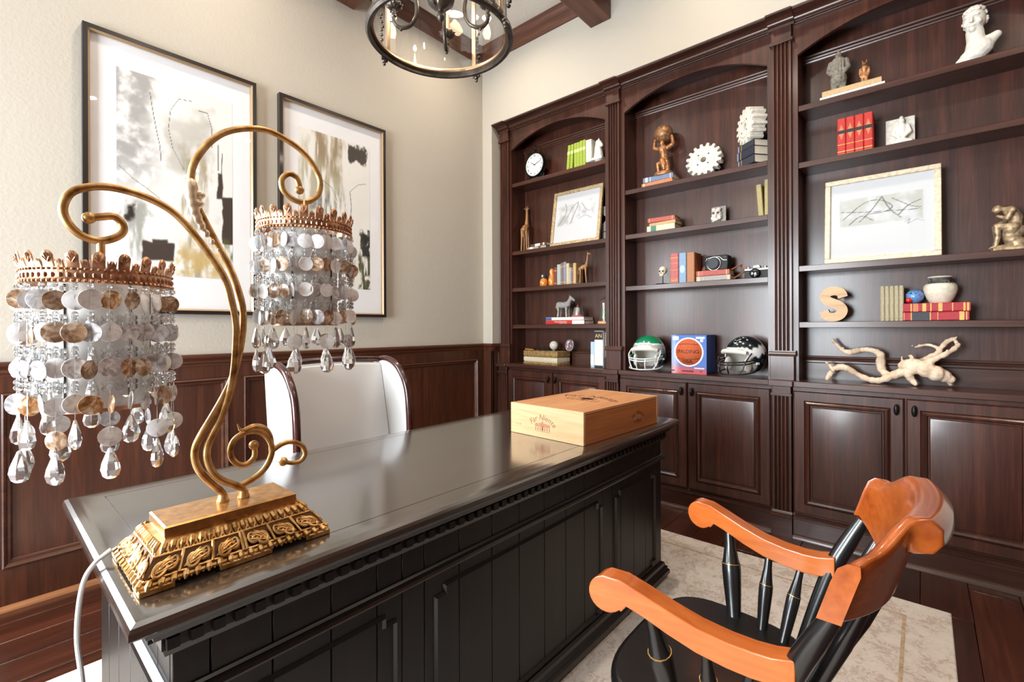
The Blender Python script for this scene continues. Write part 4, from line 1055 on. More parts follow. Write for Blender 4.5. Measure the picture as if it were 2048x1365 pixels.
def picture(x0, x1, z0, z1, ax0, ax1, az0, az1, fn, label):
    t = root('framed_painting', label, 'painting', ((x0 + x1) / 2, YW - .001, z0), 0, 'pair of framed abstract paintings')
    def fr(d0, d1, y0, y1, mat, nm):
        m = MB(); R_ = []
        for d, yy in ((d0, YW - .001), (d0, y0), (d1, y1), (d1, YW - .004)): R_.append([(x0 + d, yy, z0 + d), (x1 - d, yy, z0 + d), (x1 - d, yy, z1 - d), (x0 + d, yy, z1 - d)])
        vs = [p_ for r in R_ for p_ in r]; fs = []
        for k in range(3):
            for i in range(4):
                j = (i + 1) % 4; fs.append((k * 4 + i, k * 4 + j, (k + 1) * 4 + j, (k + 1) * 4 + i))
        return part(nm, m.add(vs, fs), mat, t, True, ang=20)
    fr(0, .019, YW - .036, YW - .038, 'frame_black', 'frame'); fr(.0195, .028, YW - .034, YW - .026, 'frame_lip', 'frame_lip')
    part('mat_board', MB().box(x0 + .022, x1 - .022, YW - .012, YW - .006, z0 + .022, z1 - .022), 'mat_board', t, True)
    I = FRAME[t].inverted(); o = painted('print', ax0, ax1, az0, az1, 150, 260, fn, 'art_print', t, YW - .0128)
    o.data.transform(I)
    part('glass', MB().add([(x0 + .022, YW - .021, z0 + .022), (x1 - .022, YW - .021, z0 + .022), (x1 - .022, YW - .021, z1 - .022), (x0 + .022, YW - .021, z1 - .022)], [(0, 1, 2, 3)]), 'picture_glass', t, True)
picture(.327, 1.083, 1.280, 2.637, .452, .962, 1.479, 2.486, art_a, 'black-framed abstract painting with grey washes and a brown block near its foot')
picture(1.214, 1.961, 1.280, 2.637, 1.334, 1.842, 1.474, 2.480, art_b, 'black-framed abstract painting with a dark blotch near its top corner')
# ================================================================ things on the shelves
plain('paper', (226, 216, 196), 0.8, vary=0.06, vscale=200)
plain('paper_white', (238, 236, 230), 0.8)
for nm, c in dict(green=(158, 178, 62), green_label=(214, 218, 150), red=(186, 44, 34), gold_print=(218, 176, 96), black=(26, 26, 28), navy=(40, 44, 60), steel=(108, 126, 156), orange=(196, 124, 84), dusty_red=(176, 84, 74), rose=(186, 96, 92), sky=(132, 160, 190), tan=(176, 116, 74), olive=(168, 154, 104), crimson=(170, 40, 50), white_cover=(232, 230, 226), pale_blue=(180, 204, 224), teal=(74, 128, 104), cream=(222, 208, 176), brown=(104, 70, 52), maroon=(120, 62, 60), grey_cover=(164, 160, 154), sage=(172, 162, 132), royal=(58, 88, 156), beige=(206, 186, 150), mint=(166, 180, 176), lilac=(136, 140, 158), mauve=(134, 106, 104), dark_cover=(52, 54, 62), sand=(196, 164, 120)).items():
    plain('bk_' + nm, c, 0.55, vary=0.07, vscale=90)
plain('plaster', (226, 222, 212), 0.7, vary=0.04, vscale=40)
plain('plaster_rough', (222, 216, 204), 0.85, vary=0.07, vscale=60, bump=0.3, bscale=120)
plain('bronze', (146, 108, 76), 0.5, 0.55, vary=0.3, vscale=60)
plain('bronze_light', (160, 138, 110), 0.5, 0.5, vary=0.3, vscale=60)
plain('copper', (168, 118, 80), 0.45, 0.6, vary=0.3, vscale=80)
plain('terracotta_grey', (128, 122, 110), 0.85, vary=0.2, vscale=60, bump=.4, bscale=160)
plain('stone_grey', (156, 154, 150), 0.85, vary=0.12, vscale=90, bump=.2, bscale=200)
plain('gilt_frame', (196, 172, 132), 0.45, 0.4, vary=0.15, vscale=60)
plain('gilt_frame_pale', (222, 206, 178), 0.5, 0.25, vary=0.10, vscale=60)
plain('chrome', (176, 176, 178), 0.26, 0.85)
plain('black_leather', (24, 24, 25), 0.5, bump=.2, bscale=400)
plain('brown_leather', (132, 78, 42), 0.55, vary=0.15, vscale=30)
plain('black_glass', (16, 18, 22), 0.08, coat=.6)
wood('driftwood', (206, 176, 146), (232, 206, 178), (246, 228, 206), 'y', 0.8, 0, bump=.3, fine=1.4)
wood('letter_wood', (178, 132, 80), (200, 156, 102), (216, 176, 122), 'x', 0.5, 0.1, bump=.05)
wood('carved_wood', (126, 84, 48), (166, 120, 76), (196, 152, 104), 'z', 0.5, 0.1, bump=.1, fine=3)
def book(label, x, y, z, t, d, h, cover, group=None, lie=False, rz=0, lean=0, bands=(), texts=(), pages='paper'):
    """x,y: centre of the spine foot; t thickness, d depth, h height; lying books show the spine along the shelf"""
    r = shelf_root('book', label, 'book', x, y, z, rz, group)
    M_ = Matrix.Identity(4)
    if lie: M_ = Matrix(((0, 0, 1, -h / 2), (0, 1, 0, 0), (1, 0, 0, t / 2), (0, 0, 0, 1)))
    elif lean: M_ = Matrix.Rotation(radians(lean), 4, 'Y')
    c = .0022
    poly = [(-t / 2, d), (-t / 2, .004), (-t / 2 + .004, 0), (t / 2 - .004, 0), (t / 2, .004), (t / 2, d), (t / 2 - c, d), (t / 2 - c, .005), (-t / 2 + c, .005), (-t / 2 + c, d)]
    part('cover', MB().prism(poly, 'z', 0, h).xf(M_), 'bk_' + cover, r, ang=30)
    part('page_block', MB().box(-t / 2 + c, t / 2 - c, .0055, d - .004, .0035, h - .0035).xf(M_), pages, r)
    for z0, z1, mt in bands: part('spine_band', MB().box(-t / 2 + .0015, t / 2 - .0015, -.0006, .003, h * z0, h * z1).xf(M_), 'bk_' + mt, r)
    for s_, fz, size, mt, vert in texts:
        q = text_mb(s_, size, .0003)
        R_ = Matrix.Translation((0, -.0008, h * fz)) @ (Matrix.Rotation(radians(90), 4, 'Y') if vert else Matrix.Identity(4)) @ UP
        part('lettering', q.xf(M_ @ R_), 'bk_' + mt, r, smooth=False)
    return r
def figure(name, label, cat, x, y, z, mb, mat, vox=.003, rz=0, group=None, part_name='body'):
    r = shelf_root(name, label, cat, x, y, z, rz, group)
    part(part_name, mb, mat, r, remesh=vox)
    return r

# ---------------- clock bookcase, top shelf
Z1, Z2, Z3, Z4, ZK = 2.464, 1.869, 1.548, 1.227, ZCT
ck = shelf_root('mantel_clock', 'round white-faced mantel clock with Roman numerals on a black scroll stand', 'clock', 3.185, 2.512, Z1)
cz = .140
part('case', MB().lathe([(.070, .020), (.098, .018), (.106, .006), (.108, -.010), (.104, -.022), (.097, -.024), (.095, -.016)], 48, (0, 0, cz), 'y', cap=False).lathe([(0, .02), (.098, .02)], 48, (0, 0, cz), 'y', cap=False), 'black_metal', ck)
dl = part('dial', MB().lathe([(0, -.014), (.0965, -.014), (.0965, -.010)], 48, (0, 0, cz), 'y', cap=False), 'white_paint', ck)
for k, s_ in enumerate(('XII', 'I', 'II', 'III', 'IIII', 'V', 'VI', 'VII', 'VIII', 'IX', 'X', 'XI')):
    a = radians(30 * k); q = text_mb(s_, .021, .0003)
    part('numeral', q.xf(Matrix.Translation((.076 * sin(a), -.0148, cz + .076 * cos(a))) @ Matrix.Rotation(a, 4, 'Y') @ UP), 'bk_black', dl, smooth=False)
for a, L, w in ((radians(-56), .046, .003), (radians(68), .072, .0024)):
    part('hand', MB().prism([(-w, -.008), (w, -.008), (w * .5, L), (0, L + .006), (-w * .5, L)], 'y', -.0166, -.0156).xf(Matrix.Translation((0, 0, cz)) @ Matrix.Rotation(a, 4, 'Y')), 'bk_black', ck)
part('finial', MB().lathe([(.006, cz + .104), (.010, cz + .110), (.005, cz + .118), (.012, cz + .128), (.005, cz + .138), (.004, cz + .148), (.009, cz + .158), (.004, cz + .170), (0, cz + .174)], 16), 'black_metal', ck)
for s in (-1, 1):
    pts = catmull([(s * .02, 0, .034), (s * .06, 0, .040), (s * .10, 0, .022), (s * .13, 0, .007), (s * .146, 0, .012), (s * .140, 0, .024)], 5)
    part('scroll_foot', MB().tube(pts, .0062, 8).tube(catmull([(s * .05, 0, .036), (s * .072, 0, .058), (s * .09, 0, .050), (s * .085, 0, .036)], 5), .004, 8), 'black_metal', ck)
part('foot_bar', MB().box(-.04, .04, -.02, .02, .0, .036), 'black_metal', ck, bevel=.006)
for k, (yy, ln, h_) in enumerate(((2.1465, 5, .196), (2.1140, 4, .196), (2.072, 0, .200), (2.046, 0, .200), (2.019, 0, .205), (1.991, 0, .205))):
    t_ = .0265
    book(['slanted lime green book at the open end of its row facing the clock', 'slanted lime green book resting against the upright green ones', 'upright lime green book that the slanted ones lean on', 'third upright lime green book from the white horse bookend', 'second upright lime green book from the white horse bookend', 'upright lime green book touching the white horse bookend'][k], 3.135, yy, Z1 + .0005 + (.0013 if ln else 0), t_, .135, h_, 'green', 'lime green books', lean=ln, bands=((.62, .74, 'green_label'),))
be = shelf_root('horse_bookend', 'white plaster horse-head bookend beside the lime green books', 'bookend', 3.175, 1.915, Z1)
part('block', MB().box(-.058, -.006, -.045, .075, 0, .175), 'plaster_rough', be, bevel=.006)
hm = MB().limb([(.045, -.02, .02), (.045, -.022, .06), (.040, -.018, .10), (.044, -.02, .135)], [.040, .034, .028, .022]).limb([(.044, -.022, .135), (.066, -.034, .118), (.084, -.044, .100)], [.024, .018, .013])
hm.limb([(.036, -.010, .150), (.034, -.008, .166)], [.008, .003]).limb([(.050, -.026, .150), (.050, -.026, .168)], [.008, .003]).box(.0, .09, -.055, .02, 0, .02)
part('horse_head', hm, 'plaster', be, remesh=.0035)
# ---------------- second shelf
def giraffe(name, label, x, y, z, H_, rz, mat, spread=1.0):
    m = MB(); k = H_ / .42
    for sx, sy in ((-.03, -.018), (-.03, .018), (.035, -.016), (.035, .016)):
        m.limb([(sx * k, sy * k, .19 * k), (sx * 1.05 * k, sy * 1.2 * k, .10 * k), (sx * 1.1 * k * spread, sy * 1.4 * k, .003)], [.014 * k, .0075 * k, .0065 * k], 8)
    m.limb([(-.038 * k, 0, .185 * k), (0, 0, .205 * k), (.040 * k, 0, .225 * k)], [.022 * k, .030 * k, .026 * k])
    m.limb([(.042 * k, 0, .232 * k), (.055 * k, 0, .30 * k), (.062 * k, 0, .375 * k)], [.020 * k, .0125 * k, .010 * k])
    m.limb([(.060 * k, 0, .385 * k), (.090 * k, 0, .375 * k), (.102 * k, 0, .366 * k)], [.0125 * k, .0095 * k, .007 * k])
    for s in (-1, 1):
        m.limb([(.056 * k, s * .006 * k, .392 * k), (.054 * k, s * .009 * k, .412 * k)], [.0035 * k, .004 * k], 6); m.limb([(.054 * k, s * .008 * k, .388 * k), (.046 * k, s * .026 * k, .392 * k)], [.0045 * k, .003 * k], 6)
    m.limb([(-.052 * k, 0, .20 * k), (-.062 * k, 0, .16 * k), (-.060 * k, 0, .12 * k)], [.004 * k, .003 * k, .004 * k], 6)
    return figure(name, label, 'figurine', x, y, z, m, mat, .0028 * k, rz)
giraffe('giraffe_figurine', 'tall slim carved wooden giraffe beside the framed sketch', 3.185, 2.632, Z2, .415, 112, 'carved_wood')
book('dark paperback under another on the shelf with the tall giraffe', 3.150, 2.478, Z2 + .0005, .026, .10, .200, 'grey_cover', None, True, 0, bands=((.12, .3, 'white_cover'), (.6, .72, 'brown')))
book('small dark paperback topping a pair beside the tall giraffe', 3.156, 2.466, Z2 + .0272, .024, .095, .185, 'brown', None, True, -6, bands=((.3, .62, 'white_cover'), (.8, .9, 'cream')))
def sketch_a(a, b):
    n1_ = nz(a * 6, b * 6, 3.3, 5); c = (210, 211, 214)
    c = mixc(c, (168, 168, 166), .8 * blob(a, b, .10, .44, .36, .76, .06 * n1_, .04) * sst(-.5, .4, n1_)); c = mixc(c, (162, 164, 166), .8 * blob(a, b, .56, .90, .50, .80, .08 * n1_, .05) * sst(-.4, .5, n1_))
    for P in ([(.08, .36), (.20, .50), (.26, .66), (.22, .80)], [(.36, .36), (.46, .58), (.52, .78), (.40, .70), (.34, .60)], [(.30, .52), (.40, .70), (.52, .79)], [(.60, .76), (.70, .62), (.80, .56)], [(.56, .44), (.70, .49), (.84, .42)]):
        c = mixc(c, (70, 72, 76), .8 * sst(.008, .002, line_d(a, b, [(v.x, v.y) for v in catmull([(q[0], q[1], 0) for q in P], 3)]) * .8))
    return c
def sketch_b(a, b):
    n1_ = nz(a * 6, b * 6, 7.3, 5); c = (212, 214, 217)
    q = blob(a, b, .10, .90, .42, .78, .01 * n1_, .01); c = mixc(c, (184, 186, 178), .8 * q * sst(-.8, .3, n1_))
    for P in ([(.14, .52), (.34, .70), (.50, .72), (.62, .62), (.54, .56), (.34, .55)], [(.30, .46), (.42, .60), (.52, .76)], [(.52, .76), (.60, .58), (.70, .46)], [(.62, .72), (.78, .60), (.88, .56)], [(.68, .50), (.76, .60), (.88, .66)], [(.12, .62), (.40, .58), (.88, .54)], [(.20, .44), (.32, .54), (.44, .46)]):
        c = mixc(c, (60, 62, 66), .8 * sst(.008, .0025, line_d(a, b, [(v.x, v.y) for v in catmull([(q[0], q[1], 0) for q in P], 3)]) * .8))
    for P in ([(.74, .40), (.78, .43), (.76, .37), (.84, .42), (.90, .39)],): c = mixc(c, (120, 120, 124), .7 * sst(.008, .002, line_d(a, b, P)))
    return c
def leaning_frame(label, x, y, z, w, h, bw, fn, mat, lean, rz=0):
    t = shelf_root('framed_sketch', label, 'picture', x, y, z, rz)
    L = Matrix.Translation((0, 0, .0005)) @ Matrix.Rotation(radians(-lean), 4, 'X')
    def bar(x0, x1, z0, z1, nm='frame_bar'): return part(nm, MB().box(x0, x1, 0, .022, z0, z1).xf(L), mat, t, bevel=.003)
    bar(-w / 2, w / 2, h - bw, h); bar(-w / 2, w / 2, 0, bw); bar(-w / 2, -w / 2 + bw, bw, h - bw); bar(w / 2 - bw, w / 2, bw, h - bw)
    part('backing', MB().box(-w / 2 + .008, w / 2 - .008, .014, .024, .008, h - .008).xf(L), 'frame_black', t)
    o = painted('print', -w / 2 + bw - .002, w / 2 - bw + .002, bw - .002, h - bw + .002, 110, 110, fn, 'art_print', t, .012); o.data.transform(L)
    part('glass', MB().add([(-w / 2 + bw, .008, bw), (w / 2 - bw, .008, bw), (w / 2 - bw, .008, h - bw), (-w / 2 + bw, .008, h - bw)], [(0, 1, 2, 3)]).xf(L), 'picture_glass', t)
leaning_frame('pale gilt-framed ink sketch leaning beside the tall giraffe', 3.142, 2.100, Z2, .468, .462, .026, sketch_a, 'gilt_frame', 9)
gr = shelf_root('disc_sculpture', 'grey wooden ring standing on a notched block behind the framed sketch', 'sculpture', 3.245, 1.822, Z2)
part('block', MB().box(-.075, .04, -.02, .02, 0, .075), 'stone_grey', gr, bevel=.004)
part('ring', MB().lathe([(.035, -.018), (.100, -.018), (.104, 0), (.100, .018), (.035, .018), (.035, -.018)], 40, (0, 0, .178), 'y', cap=False), 'stone_grey', gr)
# ---------------- third shelf
plain('doll_orange', (214, 128, 44), 0.25, coat=.6); plain('doll_cream', (232, 200, 150), 0.25, coat=.6)
def doll(label, x, y, s, base, face, w=1.0):
    r = shelf_root('nesting_doll', label, 'doll', x, y, Z3); r.scale = (w, w, 1)
    part('body', MB().lathe([(0, 0), (.030 * s, .0), (.036 * s, .012 * s), (.037 * s, .035 * s), (.033 * s, .055 * s), (.024 * s, .068 * s)], 28), base, r)
    hd = part('head', MB().lathe([(.024 * s, .066 * s), (.026 * s, .080 * s), (.0245 * s, .094 * s), (.016 * s, .106 * s), (0, .111 * s)], 28), face, r)
    part('face', MB().ball((0, -.018 * s, .086 * s), .0125 * s, 14, 10, (1, .75, 1.1)), 'bk_cream', hd)
    for q in (-1, 1): part('eye', MB().ball((q * .0045 * s, -.0268 * s, .089 * s), .0017 * s, 8, 6), 'bk_black', hd)
    part('apron', MB().ball((0, -.012 * s, .034 * s), .026 * s, 16, 10, (.8, 1.0, .95)), 'doll_cream', r)
    return r
doll('small orange nesting doll with a dark scarf', 3.165, 2.412, .98, 'doll_orange', 'bk_navy')
doll('larger orange and cream nesting doll against the row of small books', 3.180, 2.336, 1.36, 'doll_orange', 'doll_orange', .66)
yy = 2.297
for cvr, t_, h_, lab in (('maroon', .030, .148, 'short maroon book next to the larger nesting doll'), ('mint', .038, .170, 'thick pale mint book in the row beside the nesting dolls'), ('mauve', .024, .180, 'mauve book in the row beside the nesting dolls'), ('lilac', .030, .186, 'tallest grey-lilac book in the row beside the nesting dolls'), ('beige', .028, .172, 'beige book in the row of small books by the carved giraffe'), ('mint', .018, .136, 'slim short mint book by the carved giraffe'), ('mauve', .020, .134, 'short mauve book by the carved giraffe'), ('sand', .028, .168, 'sand-coloured book standing last in the row by the carved giraffe')):
    yy -= t_ / 2; book(lab, 3.150, yy, Z3 + .0005, t_ - .001, .11, h_, cvr, 'small books beside the nesting dolls', bands=((.1, .13, 'gold_print'), (.8, .83, 'gold_print'))); yy -= t_ / 2
giraffe('giraffe_figurine', 'rough carved brown giraffe standing at the end of the small books', 3.175, 2.030, Z3, .262, 25, 'carved_wood', 1.2)
# ---------------- fourth shelf
book('red and white textbook at the bottom of a pair under the grey horse', 3.125, 2.176, Z4 + .0005, .031, .150, .375, 'red', None, True, 0, pages='paper_white', bands=((.0, .04, 'crimson'), (.70, 1.0, 'white_cover')), texts=(('[ Physical Examination', .38, .018, 'white_cover', True), ('and History ]', .55, .010, 'white_cover', True)) if False else ())
rb = [o for o in COL.objects if o.name.startswith('book')][-1]
for s_, dx, dz, sz in (('Physical Examination', -.035, .020, .0150), ('and History Taking', -.015, .008, .0095)):
    part('lettering', text_mb(s_, sz, .0003).xf(Matrix.Translation((dx, -.0009, dz)) @ UP), 'bk_white_cover', rb, smooth=False)
book('white book with a blue spine end lying on the red textbook', 3.128, 2.180, Z4 + .0322, .025, .145, .370, 'white_cover', None, True, 0, pages='paper_white', bands=((.0, .16, 'royal'),))
hb = MB()
for sx, sy in ((-.045, -.018), (-.045, .018), (.040, -.018), (.040, .018)):
    hb.limb([(sx, sy, .085), (sx + (.006 if sx < 0 else -.002), sy, .045), (sx, sy, .006)], [.014, .0085, .0095], 8)
hb.limb([(-.045, 0, .100), (0, 0, .096), (.042, 0, .102)], [.027, .025, .026]).limb([(.046, 0, .108), (.066, 0, .140), (.072, 0, .155)], [.022, .015, .013]).limb([(.070, 0, .156), (.092, 0, .142), (.104, 0, .132)], [.014, .011, .009])
hb.limb([(.064, -.006, .166), (.063, -.007, .177)], [.004, .0025], 6).limb([(.064, .006, .166), (.063, .007, .177)], [.004, .0025], 6).limb([(-.068, 0, .104), (-.078, 0, .075)], [.007, .004], 6)
for k in range(5): hb.ball((.048 + .005 * k, 0, .126 + .009 * k), .008, 8, 6)
figure('horse_figurine', 'small grey stone horse standing on two stacked textbooks', 'figurine', 3.185, 2.225, Z4 + .0575, hb, 'stone_grey', .0028)
bl = shelf_root('hand_bell', 'little silver bell with a red band standing on the stacked textbooks', 'bell', 3.185, 2.085, Z4 + .0577)
part('band', MB().lathe([(.046, 0), (.050, .002), (.050, .014), (.046, .016)], 28), 'bk_dusty_red', bl)
part('body', MB().lathe([(.044, .014), (.042, .03), (.036, .055), (.030, .076), (.018, .080), (0, .081)], 28), 'chrome', bl)
part('knob', MB().lathe([(.006, .080), (.012, .088), (.006, .098), (0, .102)], 16), 'copper', bl)
cl = shelf_root('glass_cloche', 'glass dome over a green plant on a pale round base', 'cloche', 3.195, 1.838, Z4)
part('base', MB().lathe([(.055, 0), (.058, .004), (.058, .018), (.052, .022)], 32), 'letter_wood', cl)
pane('cloche_glass', .16)
part('dome', MB().lathe([(.046, .022), (.046, .16)] + [(.046 * cos(a), .16 + .046 * sin(a)) for a in [radians(10 * k) for k in range(1, 9)]] + [(0.004, .206), (.010, .214), (.008, .226), (0, .230)], 32, cap=False), 'cloche_glass', cl)
plain('leaf_green', (86, 128, 62), .6, vary=.3, vscale=80)
pl_ = MB()
for k in range(46):
    a = random.uniform(0, 6.28); e = random.uniform(.2, 1.3); L = random.uniform(.02, .045); b0 = Vector((random.uniform(-.015, .015), random.uniform(-.015, .015), random.uniform(.03, .09)))
    d = Vector((cos(a) * cos(e), sin(a) * cos(e), sin(e))); s_ = d.orthogonal().normalized() * .006
    pl_.add([b0, b0 + d * L * .5 + s_, b0 + d * L, b0 + d * L * .5 - s_], [(0, 1, 2, 3)])
for i_, p_ in enumerate(pl_.v):
    rr_ = math.hypot(p_[0], p_[1])
    if rr_ > .042: pl_.v[i_] = (p_[0] * .042 / rr_, p_[1] * .042 / rr_, p_[2])
part('plant', pl_, 'leaf_green', cl, smooth=False)
# ---------------- worktop of the clock bookcase
wbx2 = shelf_root('keepsake_box', 'flat gilt and ivory striped keepsake box on the worktop', 'box', 3.090, 2.400, ZK, -5)
plain('ivory', (224, 214, 190), .5, vary=.06, vscale=80); plain('old_gilt', (172, 142, 92), .45, .4, vary=.25, vscale=60)
for k, (z0, z1, mt, in_) in enumerate(((0, .020, 'old_gilt', 0), (.020, .028, 'ivory', .004), (.028, .060, 'ivory', .001), (.060, .068, 'old_gilt', .004), (.068, .112, 'old_gilt', 0))):
    part('lid' if k == 4 else 'tier', MB().box(-.190 + in_, .190 - in_, in_, .165 - in_, z0, z1), mt, wbx2, bevel=.002)
eg = shelf_root('eyeglasses', 'pair of folded black eyeglasses on the gilt keepsake box', 'glasses', 3.150, 2.415, ZK + .1125, -5)
for s in (-1, 1):
    part('lens_rim', MB().tube([(s * .034 + .026 * cos(a), 0, .022 + .018 * sin(a)) for a in [2 * pi * k / 24 for k in range(24)]], .003, 6, True), 'bk_black', eg)
    part('temple', MB().tube([(s * .060, .002, .028), (s * .062, .03, .024), (-s * .045, .05, .006)], .0024, 6), 'bk_black', eg)
part('bridge', MB().tube([(-.009, 0, .028), (0, -.003, .031), (.009, 0, .028)], .0024, 6), 'bk_black', eg)
put(part('gold_pen', MB().tube([(3.120, 2.580, ZK + .124), (3.125, 2.51, ZK + .121), (3.122, 2.488, ZK + .119)], [.0065, .0065, .003], 10), 'gilt'), None, 'gold pen lying near the edge of the keepsake box', 'pen')
bb_ = shelf_root('baseball', 'white baseball resting on a small cup on the keepsake box', 'ball', 3.185, 2.324, ZK + .1125, 0)
bl_ = part('ball', MB().ball((0, 0, .046), .037, 28, 18), 'white_cover' if False else 'plaster', bb_)
sm_ = [(.0372 * cos(t) * sqrt(1 - (.55 * sin(2 * t)) ** 2) , .0372 * sin(t) * sqrt(1 - (.55 * sin(2 * t)) ** 2), .046 + .0372 * .55 * sin(2 * t)) for t in [2 * pi * k / 48 for k in range(48)]]
part('stitching', MB().tube(sm_, .0008, 5, True), 'bk_red', bl_)
part('cup', MB().lathe([(.018, 0), (.020, .003), (.013, .007), (.016, .014)], 20), 'chrome', bb_)
md = shelf_root('oval_photo_frame', 'small oval silver photo frame on the keepsake box', 'photo frame', 3.185, 2.172, ZK + .1125, 12)
ovl = [(.034 * cos(2 * pi * k / 32), .046 * sin(2 * pi * k / 32)) for k in range(32)]
L_ = Matrix.Rotation(radians(-12), 4, 'X')
part('rim', MB().tube([(a, 0, b + .050) for a, b in ovl], .005, 8, True).xf(L_), 'chrome', md)
painted('photo', -.024, .024, .018, .084, 16, 20, lambda a, b: mixc((120, 84, 96), (226, 214, 220), sst(.3, .6, nz(a * 2, b * 2, 3.) + .5 * b)), 'art_print', md, .001).data.transform(L_)
part('back_plate', MB().prism([(a, b + .050) for a, b in ovl], 'y', .002, .006).xf(L_), 'bk_mauve', md)
book('slim pale blue book standing on the worktop beside the thick white book', 3.125, 1.916, ZK + .0005, .034, .13, .196, 'pale_blue', None, pages='paper_white', bands=((.1, .5, 'white_cover'),))
bk = book('thick white book with a black band lettered in gold, on the worktop', 3.120, 1.858, ZK + .0005, .076, .14, .280, 'white_cover', None, pages='paper_white', bands=((.76, .99, 'black'), (.0, .06, 'black')), texts=(('AN', .86, .042, 'gold_print', False),))
book('black book with white lettering down its spine beside the thick white book', 3.150, 1.802, ZK + .0005, .030, .12, .292, 'black', None, bands=[(.28 + .05 * k, .31 + .05 * k, 'white_cover') for k in range(13)])

# ---------------- globe bookcase, top shelf
A1, A2, A3 = 2.193, 1.870, 1.498
book('tan book at the bottom of the pair under the globe statue', 3.128, 1.395, A1 + .0005, .030, .150, .228, 'orange', None, True, -3, bands=((.06, .1, 'cream'),))
book('blue book on top of the tan one under the globe statue', 3.132, 1.388, A1 + .0310, .036, .145, .215, 'steel', None, True, 2, bands=((.08, .16, 'white_cover'), (.24, .26, 'white_cover'), (.9, .92, 'white_cover')))
at = shelf_root('atlas_statue', 'bronze kneeling man holding a globe on his shoulders', 'statue', 3.195, 1.370, A1 + .0675)
part('plinth', MB().lathe([(.070, 0), (.072, .006), (.066, .020), (.062, .026)], 32), 'copper', at)
f = MB()
f.limb([(-.034, -.006, .030), (-.036, -.018, .090), (-.008, .004, .108)], [.014, .016, .021])         # raised shin and thigh
f.limb([(-.034, -.010, .032), (-.040, -.030, .029)], [.011, .008])
f.limb([(.036, -.022, .038), (.016, .002, .098)], [.017, .022]).limb([(.036, -.020, .036), (.036, .034, .034)], [.014, .010])
f.limb([(.002, .006, .104), (.002, .002, .150), (-.002, -.008, .190)], [.027, .028, .034])
f.limb([(-.002, -.010, .200), (0, -.022, .222)], [.015, .017]).ball((0, -.026, .228), .019, 14, 10, (.9, 1, 1.2))
for s in (-1, 1): f.limb([(s * .034, -.006, .196), (s * .068, -.006, .214), (s * .062, -.004, .262), (s * .050, -.002, .288)], [.017, .014, .011, .009])
part('figure', f, 'copper', at, remesh=.003)
gl = part('globe', MB().ball((0, .0, .300), .064, 36, 24), 'bronze', at)
part('globe_band', MB().tube([(.0645 * cos(t), .0645 * sin(t) * .9, .300 + .0645 * sin(t) * .43) for t in [2 * pi * k / 48 for k in range(48)]], .0022, 6, True), 'copper', gl)
part('cloth', MB().limb([(-.004, -.020, .112), (.012, -.030, .074), (.016, -.030, .046)], [.020, .022, .014]), 'copper', at, remesh=.003)
def gear(name, label, x, y, z, R, th, n, lean, rz, hubs=True):
    r = shelf_root(name, label, 'gear', x, y, z, rz)
    poly = []
    for k in range(n):
        a = 2 * pi * (k + .5) / n; w = pi / n
        for da, rr_ in ((-w, .80), (-w * .62, .82), (-w * .36, 1.0), (w * .36, 1.0), (w * .62, .82)): poly.append((R * rr_ * sin(a + da), R * rr_ * cos(a + da)))
    L = Matrix.Translation((0, .0, .0005)) @ Matrix.Rotation(radians(-lean), 4, 'X') @ Matrix.Translation((0, 0, R * .985))
    np_ = len(poly); rb_ = .16 * R; vs = []
    hole = [(rb_ * sin(2 * pi * k / np_ + .0), rb_ * cos(2 * pi * k / np_)) for k in range(np_)]
    a0 = pi / n * .5
    hole = [(rb_ * p_[0] / math.hypot(*p_), rb_ * p_[1] / math.hypot(*p_)) for p_ in poly]
    for pr_, yv in ((poly, 0), (poly, th), (hole, th), (hole, 0)): vs += [(p_[0], yv, p_[1]) for p_ in pr_]
    fs = []
    for q in range(4):
        for i in range(np_):
            j = (i + 1) % np_; q2 = (q + 1) % 4; fs.append((q * np_ + i, q * np_ + j, q2 * np_ + j, q2 * np_ + i))
    part('wheel', MB().add(vs, fs).xf(L), 'plaster_rough', r, bevel=.002, ang=25)
    part('face_ring', MB().lathe([(.30 * R, -.003), (.44 * R, -.004), (.58 * R, -.004), (.62 * R, 0), (.62 * R, .001), (.30 * R, .001), (.30 * R, -.003)], 40, ax='y', cap=False).xf(L), 'plaster', r)
    for k in range(4):
        a = pi / 4 + k * pi / 2; part('bolt_hole', MB().lathe([(.001, -.0046), (.045 * R, -.0046), (.045 * R, .002)], 14, (.40 * R * sin(a), 0, .40 * R * cos(a)), 'y').xf(L), 'bk_dark_cover', r)
    return r
gear('plaster_gear', 'white plaster gear wheel leaning against the bookcase back', 3.170, 1.098, A1, .118, .050, 16, 12, 0)
for k, (t_, h_, cv) in enumerate(((.048, .20, 'dark_cover'), (.052, .21, 'navy'), (.040, .20, 'dark_cover'))):
    book(['thick dark book at the foot of the stack under the standing gear', 'navy-spined middle book of the stack under the standing gear', 'dark top book of the stack under the standing gear'][k], 3.128, .770, A1 + .0005 + sum((.0485, .0525, .0405)[:k]), t_, .112, h_ * .74, cv, None, True, -38, bands=((.04, .12, 'lilac'), (.24, .26, 'gold_print')))
gear('plaster_gear', 'white plaster gear wheel standing on three dark stacked books', 3.190, .764, A1 + .1425, .112, .085, 16, 0, -50)
